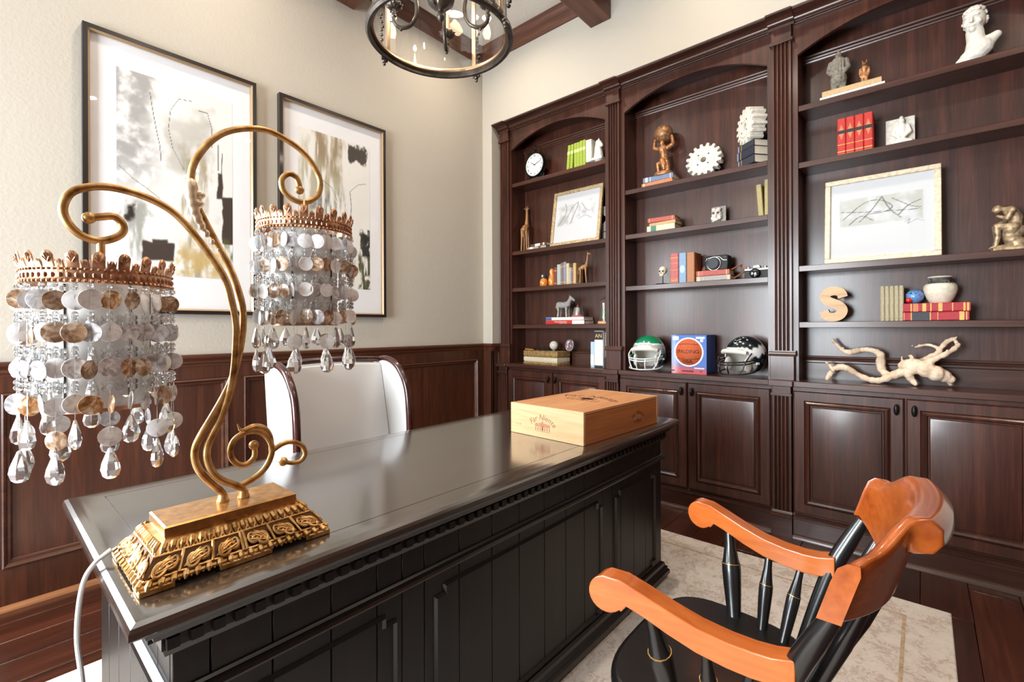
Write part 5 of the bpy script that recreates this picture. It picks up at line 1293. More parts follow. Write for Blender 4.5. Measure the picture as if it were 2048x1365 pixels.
# ---------------- second shelf
book('cream book with a green label at the foot of the stack of three', 3.130, 1.368, A2 + .0005, .042, .130, .200, 'cream', None, True, 0, bands=((.14, .34, 'teal'),))
book('thin tan book in the middle of the stack of three', 3.136, 1.360, A2 + .0430, .022, .125, .190, 'sand', None, True, -2)
book('salmon red book on top of the stack of three', 3.134, 1.366, A2 + .0655, .032, .125, .190, 'dusty_red', None, True, 3, bands=((.05, .07, 'gold_print'), (.9, .92, 'gold_print')))
pq = shelf_root('fossil_plaque', 'small plaque with a rough grey stone mask', 'plaque', 3.215, 1.012, A2)
part('plate', MB().box(-.046, .046, .012, .026, 0, .125), 'stone_grey', pq, bevel=.003)
mk = MB().ball((-.008, .006, .064), .036, 16, 12, (.95, .8, 1.3)).ball((-.008, -.024, .060), .010, 10, 8, (.8, 1, 1.7)).ball((-.020, -.016, .098), .014, 10, 8).ball((.008, -.014, .100), .013, 10, 8).ball((-.008, -.018, .034), .016, 10, 8, (1.2, .8, .7))
for k in range(26): mk.ball((-.008 + random.uniform(-.03, .03), -.010 + random.uniform(-.012, .004), .064 + random.uniform(-.042, .042)), random.uniform(.004, .008), 8, 6)
part('mask', mk, 'plaster_rough', pq, remesh=.0028)
for q in (-1, 1): part('eye_socket', MB().ball((-.008 + q * .014, -.025, .078), .0075, 10, 8, (1.2, .6, .9)), 'bk_brown', pq)
book('olive book standing beside the pilaster, leaning slightly', 3.160, .742, A2 + .0005 + .0008, .030, .11, .200, 'olive', 'olive books', lean=-4)
book('taller olive book pressed against the bookcase side', 3.165, .710, A2 + .0005, .030, .11, .225, 'olive', 'olive books')
# ---------------- third shelf
sk = shelf_root('skull_model', 'small bone-coloured skull on a black stand', 'skull', 3.190, 1.378, A3)
part('stand', MB().lathe([(.052, 0), (.054, .004), (.050, .008)], 32).tube([(0, 0, .006), (0, 0, .062)], .003, 8), 'black_metal', sk)
cr_ = MB().ball((0, .004, .104), .030, 18, 14, (.92, 1.15, .95)).ball((0, -.014, .086), .022, 14, 10, (.9, .8, .9)).ball((0, -.018, .068), .015, 12, 8, (1, .8, .9)).ball((-.016, -.016, .086), .009, 8, 6).ball((.016, -.016, .086), .009, 8, 6)
part('cranium', cr_, 'ivory', sk, remesh=.0025)
for q in (-1, 1): part('eye_socket', MB().ball((q * .0105, -.0285, .094), .0075, 10, 8, (1, .7, 1)), 'bk_brown', sk)
part('nose_hole', MB().ball((0, -.0325, .081), .0042, 8, 6, (.8, .6, 1.3)), 'bk_brown', sk)
for q in range(-2, 3): part('tooth', MB().box(q * .0046 - .0018, q * .0046 + .0018, -.0325, -.028, .0630, .0705), 'plaster', sk)
book('thin grey book beside the rose one', 3.152, 1.311, A3 + .0005, .008, .11, .150, 'grey_cover')
book('rose pink book with gold bands', 3.140, 1.276, A3 + .0005, .056, .120, .205, 'rose', None, bands=((.08, .10, 'gold_print'), (.14, .15, 'gold_print'), (.44, .45, 'gold_print'), (.66, .67, 'gold_print'), (.84, .86, 'gold_print')))
bv = book('light blue book with a white oval on its spine', 3.140, 1.220, A3 + .0005, .050, .120, .203, 'sky', None)
part('spine_oval', MB().lathe([(0, -.0005), (.017, -.0005), (.017, .002)], 24, (0, 0, 0), 'y').xf(Matrix.Translation((0, -.0006, .093)) @ Matrix.Diagonal((1, 1, 1.6, 1))), 'bk_pale_blue', bv)
book('thick tan leather book beside the light blue one', 3.140, 1.166, A3 + .0005, .052, .130, .200, 'tan', None)
lf_ = shelf_root('leather_flap', 'brown leather camera pouch standing behind the low book pair', 'pouch', 3.252, 1.100, A3)
part('pouch', MB().prism([(-.034, 0), (.040, 0), (.040, .085), (.030, .110), (.008, .122), (-.018, .116), (-.032, .095)], 'y', -.004, .030), 'brown_leather', lf_, bevel=.006, seg=3)
part('pouch_strap', MB().tube(catmull([(.040, .02, .09), (.055, .0, .085), (.062, -.01, .075), (.060, -.012, .062)], 4), .003, 6, flat=2.4), 'brown_leather', lf_)
book('grey book under the red one that carries the camera case', 3.120, 1.015, A3 + .0005, .032, .125, .212, 'grey_cover', None, True, 0, bands=((.02, .12, 'beige'), (.9, .98, 'beige')))
book('dusty red book carrying the cased camera', 3.122, 1.018, A3 + .0333, .035, .120, .205, 'dusty_red', None, True, 1, bands=((.06, .09, 'gold_print'), (.12, .22, 'rose'), (.9, .93, 'gold_print')))
cc = shelf_root('cased_camera', 'old camera in a black leather case standing on the dusty red book', 'camera', 3.190, 1.010, A3 + .0688, -6)
ro = [(-.072, 0), (.072, 0), (.078, .05), (.076, .092), (.060, .100), (-.060, .100), (-.076, .092), (-.078, .05)]
part('case_body', MB().prism(ro, 'y', -.018, .045), 'black_leather', cc, bevel=.010, seg=4)
part('lens_bulge', MB().lathe([(.041, -.018), (.040, -.036), (.034, -.042), (0, -.043)], 32, (-.012, 0, .046), 'y', cap=False), 'bk_dark_cover', cc)
part('chrome_trim', MB().tube([(-.012 + .043 * cos(a), -.024, .046 + .043 * sin(a)) for a in [2 * pi * k / 36 for k in range(36)]], .0028, 6, True).tube(catmull([(-.07, -.020, .066), (-.045, -.021, .085), (.02, -.021, .088), (.045, -.021, .066), (.07, -.020, .062)], 4), .0024, 6), 'chrome', cc)
for q in (-1, 1): part('snap', MB().ball((q * .062, -.019, .083), .0045, 10, 8), 'chrome', cc)
c2 = shelf_root('film_camera', 'chrome and black film camera with a round lens', 'camera', 3.190, .772, A3, 0)
bd2 = part('body', MB().prism([(-.066, 0), (.066, 0), (.070, .006), (.070, .050), (-.070, .050), (-.070, .006)], 'y', -.016, .020), 'black_leather', c2, bevel=.003)
part('top_plate', MB().box(-.070, .070, -.016, .020, .050, .064).prism([(-.024, .064), (.024, .064), (.016, .083), (-.016, .083)], 'y', -.020, .016), 'chrome', c2, bevel=.003)
ln = part('lens', MB().lathe([(.030, -.016), (.030, -.026), (.027, -.028), (.027, -.046), (.024, -.048), (.022, -.044)], 32, (-.006, 0, .032), 'y', cap=False), 'black_metal', c2)
part('lens_glass', MB().lathe([(0, -.047), (.012, -.0465), (.023, -.044)], 28, (-.006, 0, .032), 'y', cap=False), 'black_glass', ln)
for xx, r_, h_ in ((-.050, .011, .010), (.046, .012, .010), (.062, .005, .008)): part('dial', MB().lathe([(r_, .064), (r_, .064 + h_), (r_ * .9, .064 + h_ + .001)], 20, (xx, .002, 0)), 'chrome', c2)
stp = catmull([(-.072, .0, .052), (-.092, -.004, .075), (-.088, -.012, .092), (-.118, -.016, .080), (-.150, -.02, .064), (-.166, -.012, .07)], 5)
part('strap', MB().tube(stp, .0022, 6, flat=2.6).tube(catmull([(-.072, 0, .050), (-.098, -.015, .030), (-.128, -.022, .012), (-.150, -.03, .004)], 5), .0020, 6, flat=2.4), 'brown_leather', c2)

# ---------------- helmets and ball on the worktop
printed('helmet_paint', 0.18, 0.6)
plain('helmet_pad', (226, 222, 212), .7); plain('mask_white', (214, 220, 222), .35); plain('mask_black', (26, 26, 28), .3)
def helmet(label, x, y, rz, colour, mask, wing=False):
    r = shelf_root('football_helmet', label, 'helmet', x, y, ZK, rz)
    # shell: front faces local -y
    nu, nv = 96, 64; vs = []; fs = []
    def pos(i, j):
        ph = -pi + 2 * pi * i / nu; th = pi * .5 - (pi * .90) * j / nv
        rx, ry, rz_ = .115, .122, .124
        c_ = cos(th); p_ = Vector((rx * c_ * sin(ph), -ry * c_ * cos(ph), rz_ * sin(th)))
        if th < 0: p_.x *= 1 + .10 * th * 0; p_.y *= 1 + .04 * th
        return p_, ph, th
    keep = []
    for j in range(nv + 1):
        for i in range(nu):
            p_, ph, th = pos(i, j); vs.append(p_ + Vector((0, .010, .128)))
    def inside(i, j):
        p_, ph, th = pos(i + .5, j + .5)
        half = .92 if th > -.10 else .92 + .50 * min(1, (-.10 - th) / .35)
        if abs(ph) < half and th < .30 - .10 * (abs(ph) / .92) ** 4: return True
        return p_.z < -.095 - .020 * cos(ph)
    for j in range(nv):
        for i in range(nu):
            if not inside(i, j): k = (i + 1) % nu; fs.append((j * nu + i, (j + 1) * nu + i, (j + 1) * nu + k, j * nu + k))
    m = MB(); m.add(vs, fs)
    me = mesh_of(m); sh = link('shell', me, 'helmet_paint', r)
    colour_by(sh, colour)
    so = sh.modifiers.new('s', 'SOLIDIFY'); so.thickness = .006; so.offset = -1
    pd = MB(); v2 = []; f2 = []
    for j in range(nv + 1):
        for i in range(nu):
            p_, ph, th = pos(i, j); v2.append(p_ * .90 + Vector((0, .010, .128)))
    for j in range(nv):
        for i in range(nu):
            p_, ph, th = pos(i + .5, j + .5)
            if not inside(i, j) or (abs(ph) > .80): k = (i + 1) % nu; f2.append((j * nu + i, j * nu + k, (j + 1) * nu + k, (j + 1) * nu + i))
    for i_ in range(len(v2)):
        pass
    part('padding', pd.add([p_ for p_ in v2 if True], [f_ for f_ in f2 if all(v2[q].z > .028 for q in f_)]), 'helmet_pad', r)
    for q in (-1, 1):
        part('jaw_pad', MB().ball((q * .072, -.052, .078), .030, 14, 10, (.55, 1.1, 1.5)), 'helmet_pad', r)
        part('ear_hole', MB().lathe([(.001, 0), (.015, 0), (.015, .004)], 18, (0, 0, 0), 'x').xf(Matrix.Translation((q * .1175 - (.004 if q > 0 else 0), .022, .100))), 'bk_black', r)
        part('strap_clip', MB().box(q * .114 - .006, q * .114 + .006, -.035, -.012, .080, .094), 'mask_white', r, bevel=.002)
    part('brow_pad', MB().tube(catmull([(-.085, -.085, .150), (-.05, -.112, .158), (0, -.122, .160), (.05, -.112, .158), (.085, -.085, .150)], 4), .014, 10), 'helmet_pad', r)
    def bar(P): return part('mask_bar', MB().tube(catmull(P, 6), .0044, 8), mask, r)
    for z_, o_ in ((.098, 1.0), (.083, 1.02), (.026, .96)):
        bar([(-.112, -.040, z_ + .012), (-.098, -.110, z_), (-.05, -.162 * o_, z_ - .004), (0, -.176 * o_, z_ - .006), (.05, -.162 * o_, z_ - .004), (.098, -.110, z_), (.112, -.040, z_ + .012)])
    for q in (-1, 1):
        bar([(q * .104, -.062, .148), (q * .108, -.094, .120), (q * .100, -.112, .090), (q * .092, -.118, .056), (q * .074, -.134, .026)])
        bar([(q * .030, -.170, .096), (q * .030, -.176, .06), (q * .028, -.162, .024)])
    return r
def green_col(p_):
    z_ = p_.z; x_, y_ = p_.x, p_.y - .01
    e = z_ - (.198 + .10 * max(0, y_ * 1.2) - .10 * abs(x_))
    if e > .004: return (22, 130, 88)
    if e > -.004: return (232, 236, 236)
    if y_ < -.05 and abs(x_) < .045 and .160 < z_ < .182: return (228, 228, 228)
    if z_ < .125 and y_ < .0: return (30, 124, 88)
    return (176, 182, 186)
def black_col(p_):
    x_, y_, z_ = p_.x, p_.y, p_.z
    w = .168 + .030 * sin((y_ + .06) * 16); lo = .120 + .05 * sst(-.05, .11, y_) + .010 * sin(y_ * 130)
    hi = .178 + .030 * sst(-.06, .06, y_) - .035 * sst(.03, .12, y_) + .006 * sin(y_ * 160)
    if abs(x_) > .035 and y_ > -.11 and lo < z_ < hi and y_ < .115: return (232, 234, 236) if (lo + .004 < z_ < hi - .005) else (128, 136, 140)
    if y_ < -.03 and abs(x_) < .08 and .158 < z_ < .180: return (224, 224, 220)
    if abs(x_ - .02) < .035 and y_ < -.02 and z_ > .205 and nz(x_ * 90, y_ * 90, z_ * 90, 2) > .33: return (210, 214, 216)
    return (18, 30, 36)
helmet('retro green and silver football helmet with a pale face mask', 3.150, 1.465, 8, green_col, 'mask_white')
helmet('black football helmet with a white wing and dark face mask', 3.150, .834, -26, black_col, 'mask_black')
bx = shelf_root('basketball_box', 'blue and red display box holding an orange basketball', 'box', 3.085, 1.160, ZK)
def boxart(a, b):
    c = mixc((206, 92, 96), (84, 122, 196), sst(.10, .34, b + .10 * a)); c = mixc(c, (216, 224, 240), .7 * sst(.5, 0, abs(a - .08) * 2 + .3 * abs(b - .4)))
    if math.hypot((a - .5) * .23, (b - .56) * .255) < .096: c = (240, 236, 232)
    if .04 < a < .22 and .86 < b < .97: c = mixc(c, (232, 238, 246), .85)
    if .70 < a < .95 and .90 < b < .955: c = (226, 234, 246)
    if .83 < a < .91 and .82 < b < .90: c = (226, 234, 246)
    if .30 < a < .64 and .04 < b < .085 or a < .1 and .05 < b < .085 or .82 < a < .88 and .05 < b < .085: c = (110, 44, 52)
    if .66 < a < .94 and .13 < b < .17: c = (236, 226, 232)
    return c
part('carton', MB().box(-.115, .115, .001, .180, .0005, .255), 'bk_royal', bx, bevel=.001)
painted('front_print', -.115, .115, .0005, .255, 90, 100, boxart, 'art_print', bx, 0.0)
plain('ball_orange', (204, 92, 44), .5, vary=.06, vscale=120, bump=.4, bscale=600)
Rb = .120; bc = Vector((0, .083, .143))
bv = []; bf = []
for j in range(17):
    th = j / 16 * math.acos(.083 / Rb - .0) * 1.0
    for i in range(48):
        a = 2 * pi * i / 48; bv.append((Rb * sin(th) * cos(a), -Rb * cos(th), Rb * sin(th) * sin(a)))
for j in range(16):
    for i in range(48): k = (i + 1) % 48; bf.append((j * 48 + i, j * 48 + k, (j + 1) * 48 + k, (j + 1) * 48 + i))
ball = part('basketball', MB().add(bv, bf).xf(Matrix.Translation(bc)), 'ball_orange', bx)
def on_ball(x_, z_, e=.0006): return (x_, -sqrt(max(1e-6, Rb * Rb - x_ * x_ - z_ * z_)) - e, z_)
sm = MB(); rs = sqrt(Rb * Rb - .083 ** 2) * .98
for fn_ in (lambda t: (t, .044 + .010 * (1 - (t / rs) ** 2)), lambda t: (t, -.038 - .008 * (1 - (t / rs) ** 2))):
    pts = [on_ball(*fn_(-rs + 2 * rs * k / 40)) for k in range(41) if math.hypot(*fn_(-rs + 2 * rs * k / 40)) < rs]
    sm.tube(pts, .0014, 6)
part('seam', sm.xf(Matrix.Translation(bc)), 'bk_black', ball)
for s_, sz, dz, mt, sp in (('SPALDING', .033, .004, 'bk_black', .95), ('NBA', .032, -.062, 'bk_black', .95)):
    q = text_mb(s_, sz, 0.0002, space=sp); q.v = [on_ball(x_, y_ + dz, .0008 + (.0003 if z_ > 0 else 0)) for x_, y_, z_ in q.v]
    part('lettering', q.xf(Matrix.Translation(bc)), mt, ball, smooth=False)

# ---------------- driftwood bookcase, top shelf
D1, D2, D3, D4 = 2.464, 2.139, 1.548, 1.227
book('thin white book at the bottom of the pair under the clay warrior', 3.112, .288, D1 + .0005, .014, .16, .285, 'white_cover', None, True, 0)
book('tan speckled book on the thin white one under the clay warrior', 3.120, .290, D1 + .0150, .032, .145, .262, 'sand', None, True, 1)
wr_ = MB().limb([(-.018, 0, .01), (-.018, 0, .07)], [.017, .020]).limb([(.018, 0, .01), (.018, 0, .07)], [.017, .020])
wr_.limb([(0, 0, .060), (0, 0, .088)], [.040, .036]).limb([(0, 0, .090), (0, 0, .125), (0, 0, .155)], [.032, .033, .036])
for s in (-1, 1): wr_.limb([(s * .034, 0, .160), (s * .044, -.002, .122), (s * .034, -.022, .096)], [.016, .014, .011])
wr_.limb([(0, 0, .170), (0, 0, .186)], [.012, .012]).ball((0, -.002, .198), .018, 14, 10, (.85, .95, 1.15)).ball((0, .003, .217), .010, 10, 8).ball((0, -.018, .195), .005, 8, 6).box(-.040, .040, -.028, .028, 0, .008)
for k in range(5):
    for j in range(6): wr_.ball((-.026 + .013 * k, -.034 + .004 * abs(k - 2), .095 + .012 * j), .0052, 6, 4)
figure('warrior_statue', 'grey clay warrior statuette standing on two flat books', 'statue', 3.185, .352, D1 + .0475, wr_, 'terracotta_grey', .003)
an = MB().box(-.022, .022, -.020, .020, 0, .006)
for s in (-1, 1): an.limb([(s * .008, 0, .006), (s * .008, -.001, .050)], [.008, .010]).limb([(s * .018, 0, .092), (s * .020, -.002, .068), (s * .016, -.006, .050)], [.007, .006, .005]).limb([(s * .006, .004, .122), (s * .010, .006, .142)], [.0055, .002], 6)
an.limb([(0, 0, .050), (0, 0, .072), (0, 0, .094)], [.014, .012, .017]).ball((0, -.001, .112), .012, 12, 8, (1, 1, 1.2)).limb([(0, -.006, .110), (0, -.020, .106)], [.008, .004])
figure('jackal_figurine', 'little gilt pointed-ear jackal figure beside the clay warrior', 'figurine', 3.195, .236, D1 + .0475, an, 'copper', .0022)
# white bust
bu = shelf_root('bust', 'white plaster bust of a curly-haired youth', 'bust', 3.190, -.200, D1, 0)
m = MB()
m.limb([(-.056, 0, .026), (-.030, -.004, .040), (.004, -.006, .062), (.040, 0, .098), (.066, .002, .118)], [.022, .034, .044, .030, .020], 14)
m.limb([(-.030, -.008, .032), (-.006, -.010, .050), (.016, -.006, .072)], [.031, .044, .044], 14).limb([(.002, .0, .070), (-.004, -.002, .118), (-.008, -.006, .160)], [.048, .034, .033], 14)
m.lathe([(.030, .0005), (.034, .004), (.020, .016)], 24, (-.022, 0, 0))
T = Matrix.Translation((-.010, -.006, .208)) @ Matrix.Rotation(radians(-14), 4, 'Z') @ Matrix.Rotation(radians(6), 4, 'X')
hd = MB().ball((0, .004, .006), .048, 22, 16, (.86, 1.02, 1.16)).ball((0, -.016, -.026), .032, 18, 12, (.95, .85, .95)).limb([(0, -.046, .012), (0, -.058, -.012)], [.006, .0085], 8)
hd.ball((0, -.044, -.028), .009, 12, 8, (1.5, .8, .65)).ball((0, -.040, -.046), .012, 12, 8).limb([(-.022, -.040, .018), (0, -.046, .020), (.022, -.040, .018)], [.006, .005, .006], 8)
for q in (-1, 1): hd.ball((q * .021, -.034, -.014), .014, 12, 8)
m.v += [tuple(T @ Vector(v_)) for v_ in hd.v]; o_ = len(m.v) - len(hd.v); m.f += [tuple(i_ + o_ for i_ in f_) for f_ in hd.f]
part('bust_body', m, 'plaster', bu, remesh=.0028)
hr = MB(); random.seed(11)
for k in range(300):
    a = random.uniform(0, 2 * pi); e = random.uniform(-.6, 1.5)
    d = Vector((cos(a) * cos(e), sin(a) * cos(e), sin(e)))
    if d.y < .22 and d.z < .56: continue
    hr.ball((d.x * .044, .006 + d.y * .050, .012 + d.z * .054), random.uniform(.006, .0105), 8, 6)
part('hair', hr.xf(T), 'plaster', bu, remesh=.0024)
# second shelf
for k in range(4):
    book('red volume with a gold diamond, ' + ['at the open end of its set', 'third from the white relief tile', 'second from the white relief tile', 'end of its set beside the white relief tile'][k], 3.140, .335 - .0395 * k, D2 + .0005, .0385, .125, .205 + .0, 'red', 'set of red and gold volumes', bands=((.03, .045, 'gold_print'), (.10, .12, 'gold_print'), (.29, .305, 'gold_print')))
    t = [o for o in COL.objects if o.type == 'EMPTY' and o.name.startswith('book')][-1]
    part('gold_diamond', MB().prism([(-.014, .130), (0, .088), (.014, .130), (0, .172)], 'y', -.0005, .003), 'bk_orange', t)
    part('title_band', MB().box(-.0175, .0175, -.0009, .003, .121, .139), 'bk_black', t)
tl = shelf_root('relief_tile', 'white stone tile with a carved seated figure in relief', 'relief', 3.200, .082, D2, 0)
part('slab', MB().box(-.066, .054, .030, .046, 0, .165), 'plaster_rough', tl, bevel=.003)
part('ledge', MB().box(-.066, .066, -.020, .046, 0, .016), 'plaster_rough', tl, bevel=.003)
sf = MB().limb([(-.030, -.002, .026), (.0, -.010, .028), (.034, -.002, .026)], [.014, .016, .014]).limb([(0, .012, .030), (0, .016, .075), (0, .018, .108)], [.026, .022, .024]).limb([(0, .014, .12), (0, .010, .142)], [.010, .015]).ball((0, .010, .158), .010, 8, 6)
for s in (-1, 1): sf.limb([(s * .024, .014, .112), (s * .034, .004, .076), (s * .010, -.010, .052)], [.010, .009, .008])
part('carved_figure', sf, 'plaster', tl, remesh=.003)
# third shelf
leaning_frame('large pale gilt-framed ink drawing leaning in the driftwood bookcase', 3.132, .172, D3, .487, .470, .026, sketch_b, 'gilt_frame_pale', 6)
tk = shelf_root('thinker_statue', 'bronze seated man resting his chin on his hand', 'statue', 3.185, -.292, D3, 0)
rk = MB().box(-.045, .060, -.040, .040, 0, .016)
for k in range(7): rk.ball((.030 + random.uniform(-.014, .014), random.uniform(-.01, .01), .030 + .012 * k), .032, 12, 8)
rk.ball((-.015, 0, .016), .026, 12, 8, (1.4, 1.1, .6))
part('rock', rk, 'bronze_light', tk, remesh=.0035)
fg = MB().limb([(.030, 0, .112), (.036, 0, .150), (.016, -.004, .184)], [.026, .024, .025])
for s in (-1, 1):
    fg.limb([(.028, s * .016, .108), (-.030, s * .018, .118), (-.026, s * .016, .070), (-.034, s * .016, .022), (-.050, s * .018, .018)], [.020, .014, .012, .009, .006])
    fg.limb([(.020, s * .030, .184), (.004, s * .032, .148)], [.014, .010])
fg.limb([(.004, -.030, .148), (-.026, -.004, .168)], [.010, .007]).limb([(.004, .032, .146), (-.030, .020, .128)], [.010, .007])
fg.limb([(.008, -.004, .192), (-.014, -.004, .200)], [.012, .012]).ball((-.026, -.004, .200), .018, 14, 10, (1, .85, 1.1)).ball((-.042, -.004, .196), .005, 8, 6)
part('figure', fg, 'bronze_light', tk, remesh=.003)
# fourth shelf
sl = shelf_root('letter_s', 'big wooden letter S with dark edges', 'letter', 3.165, .375, D4)
cl_ = catmull([(.044, .134, 0), (.034, .160, 0), (.006, .171, 0), (-.024, .165, 0), (-.039, .144, 0), (-.030, .119, 0), (-.004, .104, 0), (.026, .088, 0), (.040, .062, 0), (.028, .036, 0), (-.002, .0245, 0), (-.032, .034, 0), (-.045, .060, 0)], 6)
n_ = len(cl_); L1 = []; L2 = []
for i in range(n_):
    t = (cl_[min(n_ - 1, i + 1)] - cl_[max(0, i - 1)]).normalized(); nn = Vector((-t.y, t.x, 0)); w = .0225 + .003 * sin(pi * i / n_)
    L1.append(cl_[i] + nn * w); L2.append(cl_[i] - nn * w)
vs = []; fs = []
for yv in (-.022, .022):
    for i in range(n_): vs += [(L1[i].x, yv, max(.0005, L1[i].y)), (L2[i].x, yv, max(.0005, L2[i].y))]
o2 = 2 * n_
for i in range(n_ - 1):
    a = 2 * i; fs += [(a, a + 2, a + 3, a + 1), (o2 + a, o2 + a + 1, o2 + a + 3, o2 + a + 2)]
part('front_face', MB().add([v_ for v_ in vs[:o2]], [f_ for f_ in fs if max(f_) < o2]).xf(Matrix.Translation((0, -.0005, 0))), 'letter_wood', sl)
sd = []
for i in range(n_ - 1):
    a = 2 * i; sd += [(a, o2 + a, o2 + a + 2, a + 2), (a + 1, a + 3, o2 + a + 3, o2 + a + 1)]
sd += [(0, 1, o2 + 1, o2), (o2 - 2, o2 + o2 - 2, o2 + o2 - 1, o2 - 1)] + [f_ for f_ in fs if min(f_) >= o2]
part('edge', MB().add(vs, sd), 'bk_brown', sl)
plain('sage_pattern', (184, 172, 140), .6, vary=.28, vscale=260)
for k in range(5):
    book('slim sage patterned volume ' + ['at the end of its set facing the letter S', 'fourth from the lying crimson books', 'third from the lying crimson books', 'second from the lying crimson books', 'touching the lying crimson books'][k], 3.145, .160 - .0192 * k, D4 + .0005, .0185, .115, .183, 'sage', 'set of five sage volumes', bands=((.06, .08, 'olive'), (.90, .92, 'olive')))
book('crimson book with a black title band lying at the bottom under the pot', 3.125, -.044, D4 + .0005, .044, .145, .245, 'crimson', None, True, 0, bands=((.02, .03, 'gold_print'), (.15, .42, 'dark_cover'), (.13, .145, 'gold_print'), (.425, .44, 'gold_print'), (.54, .55, 'gold_print'), (.86, .93, 'gold_print'), (.955, .97, 'gold_print')))
book('crimson book with gold bands lying on top under the pot', 3.122, -.047, D4 + .0450, .043, .148, .248, 'crimson', None, True, 1, bands=((.12, .14, 'gold_print'), (.16, .24, 'orange'), (.30, .36, 'gold_print'), (.42, .44, 'gold_print'), (.54, .60, 'gold_print'), (.74, .755, 'gold_print'), (.90, .93, 'gold_print'), (.95, .98, 'gold_print')))
tb = shelf_root('blue_ball', 'blue glazed round creature with a red nose beside the pot', 'ornament', 3.185, .032, D4 + .0885, 0)
plain('glaze_blue', (92, 150, 204), .2, coat=.6); plain('glaze_red', (206, 34, 36), .25, coat=.6); plain('glaze_violet', (120, 104, 176), .3)
bdy = part('body', MB().ball((0, 0, .037), .037, 28, 18), 'glaze_blue', tb)
part('nose', MB().ball((-.022, -.030, .018), .014, 14, 10), 'glaze_red', tb)
for a, e in ((.2, .9), (1.3, .5), (2.4, .9), (3.6, .3), (4.4, .75), (5.2, .2), (5.7, .8), (-.9, .0)):
    d = Vector((cos(a) * cos(e), sin(a) * cos(e), sin(e))); part('spot', MB().ball(Vector((0, 0, .037)) + d * .0335, .0075, 10, 8), 'glaze_violet', bdy)
for q in (-1, 1): part('eye', MB().ball((-.004 + q * .009, -.0325, .052), .0038, 8, 6, (1.6, .8, .8)), 'bk_black', tb)
pt = shelf_root('pot', 'cream stoneware pot with a dark glazed neck standing on two crimson books', 'pot', 3.192, -.066, D4 + .0885)
plain('stoneware', (226, 216, 196), .6, vary=.05, vscale=60); plain('dark_glaze', (92, 92, 88), .15, coat=.7, vary=.3, vscale=60)
part('body', MB().lathe([(0, 0), (.038, 0), (.042, .004), (.052, .022), (.062, .048), (.066, .070), (.064, .086), (.056, .097)], 40), 'stoneware', pt)
part('neck', MB().lathe([(.058, .095), (.046, .103), (.038, .108), (.040, .118), (.046, .127), (.047, .130), (.042, .130), (.036, .118), (.034, .108)], 40, cap=False), 'dark_glaze', pt)
part('lip', MB().lathe([(.046, .126), (.049, .129), (.047, .133), (.042, .132)], 40, cap=False), 'stoneware', pt)
for k in range(4):
    a = k * pi / 2 + .5; part('lug', MB().tube([(.050 * cos(a + d_), .050 * sin(a + d_), .098 + h_) for d_, h_ in ((-.2, 0), (-.1, .010), (.1, .010), (.2, 0))], .0028, 6), 'dark_glaze', pt)
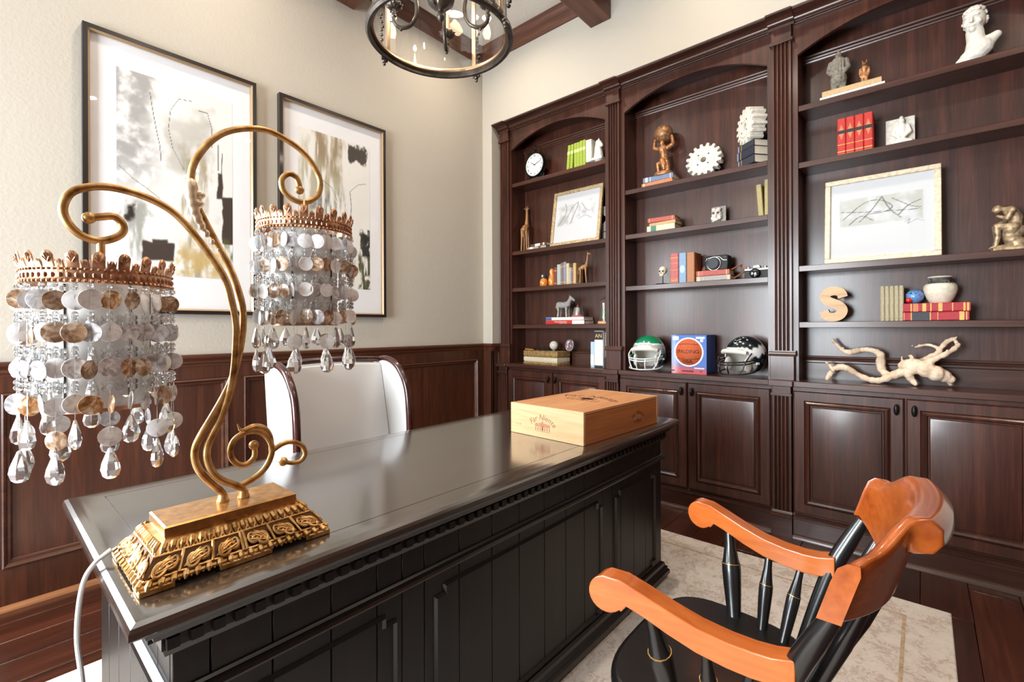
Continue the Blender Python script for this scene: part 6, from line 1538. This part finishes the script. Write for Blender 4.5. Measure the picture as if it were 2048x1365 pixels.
# driftwood on the worktop
dw = shelf_root('driftwood', 'twisted pale driftwood branch lying on the worktop', 'driftwood', 3.165, .138, ZK)
random.seed(5)
BR = [([(0.407, 0.905), (0.39, 0.941), (0.353, 0.973), (0.317, 0.97), (0.278, 0.943), (0.232, 0.917), (0.179, 0.911), (0.135, 0.933), (0.096, 0.954), (0.064, 0.97), (0.03, 0.985)], [.012, .014, .016, .018, .015, .015, .017, .020, .020, .022, .026], 0),
      ([(0.411, 0.997), (0.396, 0.98), (0.378, 0.956)], [.006, .008, .012], -.01),
      ([(0.385, 1.124), (0.369, 1.1), (0.337, 1.066), (0.305, 1.057), (0.27, 1.068), (0.231, 1.074), (0.194, 1.066), (0.171, 1.048), (0.172, 1.005), (0.168, 0.973), (0.153, 0.95), (0.135, 0.938)], [.009, .009, .010, .016, .013, .013, .015, .019, .020, .019, .018, .016], .03),
      ([(0.082, 0.996), (0.057, 0.998), (0.013, 0.992), (-0.037, 0.968), (-0.07, 0.955), (-0.102, 0.936)], [.018, .032, .040, .040, .030, .020], 0),
      ([(0.083, 1.042), (0.082, 1.014), (0.064, 0.997)], [.005, .007, .014], -.01), ([(0.047, 1.05), (0.04, 1.025)], [.007, .012], -.015),
      ([(0.013, 1.013), (-0.021, 1.041), (-0.051, 1.06), (-0.07, 1.095), (-0.09, 1.122), (-0.115, 1.138)], [.016, .014, .013, .011, .011, .010], .02),
      ([(-0.131, 1.11), (-0.115, 1.088), (-0.083, 1.061), (-0.047, 1.038), (-0.014, 1.014)], [.009, .012, .013, .015, .018], -.01),
      ([(-0.115, 1.138), (-0.122, 1.122), (-0.128, 1.106)], [.009, .008, .009], .0),
      ([(0.031, 1.092), (-0.014, 1.105), (-0.051, 1.093), (-0.064, 1.073)], [.005, .008, .009, .009], .02), ([(0.061, 0.956), (0.047, 0.93), (0.03, 0.906)], [.018, .016, .012], -.02), ([(-0.089, 0.943), (-0.102, 0.912)], [.016, .011], .01)]
m = MB()
for P, R_, dy in BR:
    pts = [(.138 - a, dy + .012 * sin(i * 1.7), b - ZCT) for i, (a, b) in enumerate(P)]
    c3 = catmull(pts, 4); n_ = len(c3); rr2 = []
    for i in range(n_):
        f_ = i / 4; j = min(len(R_) - 2, int(f_)); rr2.append((R_[j] + (R_[j + 1] - R_[j]) * (f_ - j)) * random.uniform(.82, 1.18))
    for i in range(n_):
        if c3[i].z < rr2[i] + .0008: c3[i].z = rr2[i] + .0008
    m.limb(c3, rr2, 8)
    for k in range(n_ // 2):
        p_ = random.choice(c3); d = Vector((random.uniform(-1, 1), random.uniform(-1, 1), random.uniform(-.2, 1))).normalized(); m.ball(p_ + d * random.uniform(.008, .016), random.uniform(.003, .006), 6, 4)
part('branch', m, 'driftwood', dw, remesh=.0035)

# ---------------- let every shelf thing rest on what carries it and keep clear of the bookcase back
def settle():
    for r in SHELVED:
        M_ = FRAME[r]; lo = 9; far = -9; y0 = 9; y1 = -9
        def walk(o):
            nonlocal lo, far, y0, y1
            for c in o.children:
                L = M_ @ Matrix.LocRotScale(c.location, c.rotation_euler, c.scale)
                if c.type == 'MESH':
                    pad = .0006 if any(m_.type == 'REMESH' for m_ in c.modifiers) else 0
                    for v in c.data.vertices:
                        w = L @ v.co; lo = min(lo, w.z - pad); far = max(far, w.x); y0 = min(y0, w.y); y1 = max(y1, w.y)
                walk(c)
        walk(r)
        z0 = r.location.z
        if lo < z0 + .0004: r.location.z += z0 + .0006 - lo
        lim = XBK - (.0215 if z0 < 1.0 else .002)
        if far > lim: r.location.x -= far - lim
        for a, c in BAY:
            if a - .03 < r.location.y < c + .03:
                if y0 < a + .0015: r.location.y += a + .0015 - y0
                elif y1 > c - .0015: r.location.y -= y1 - c + .0015
settle()
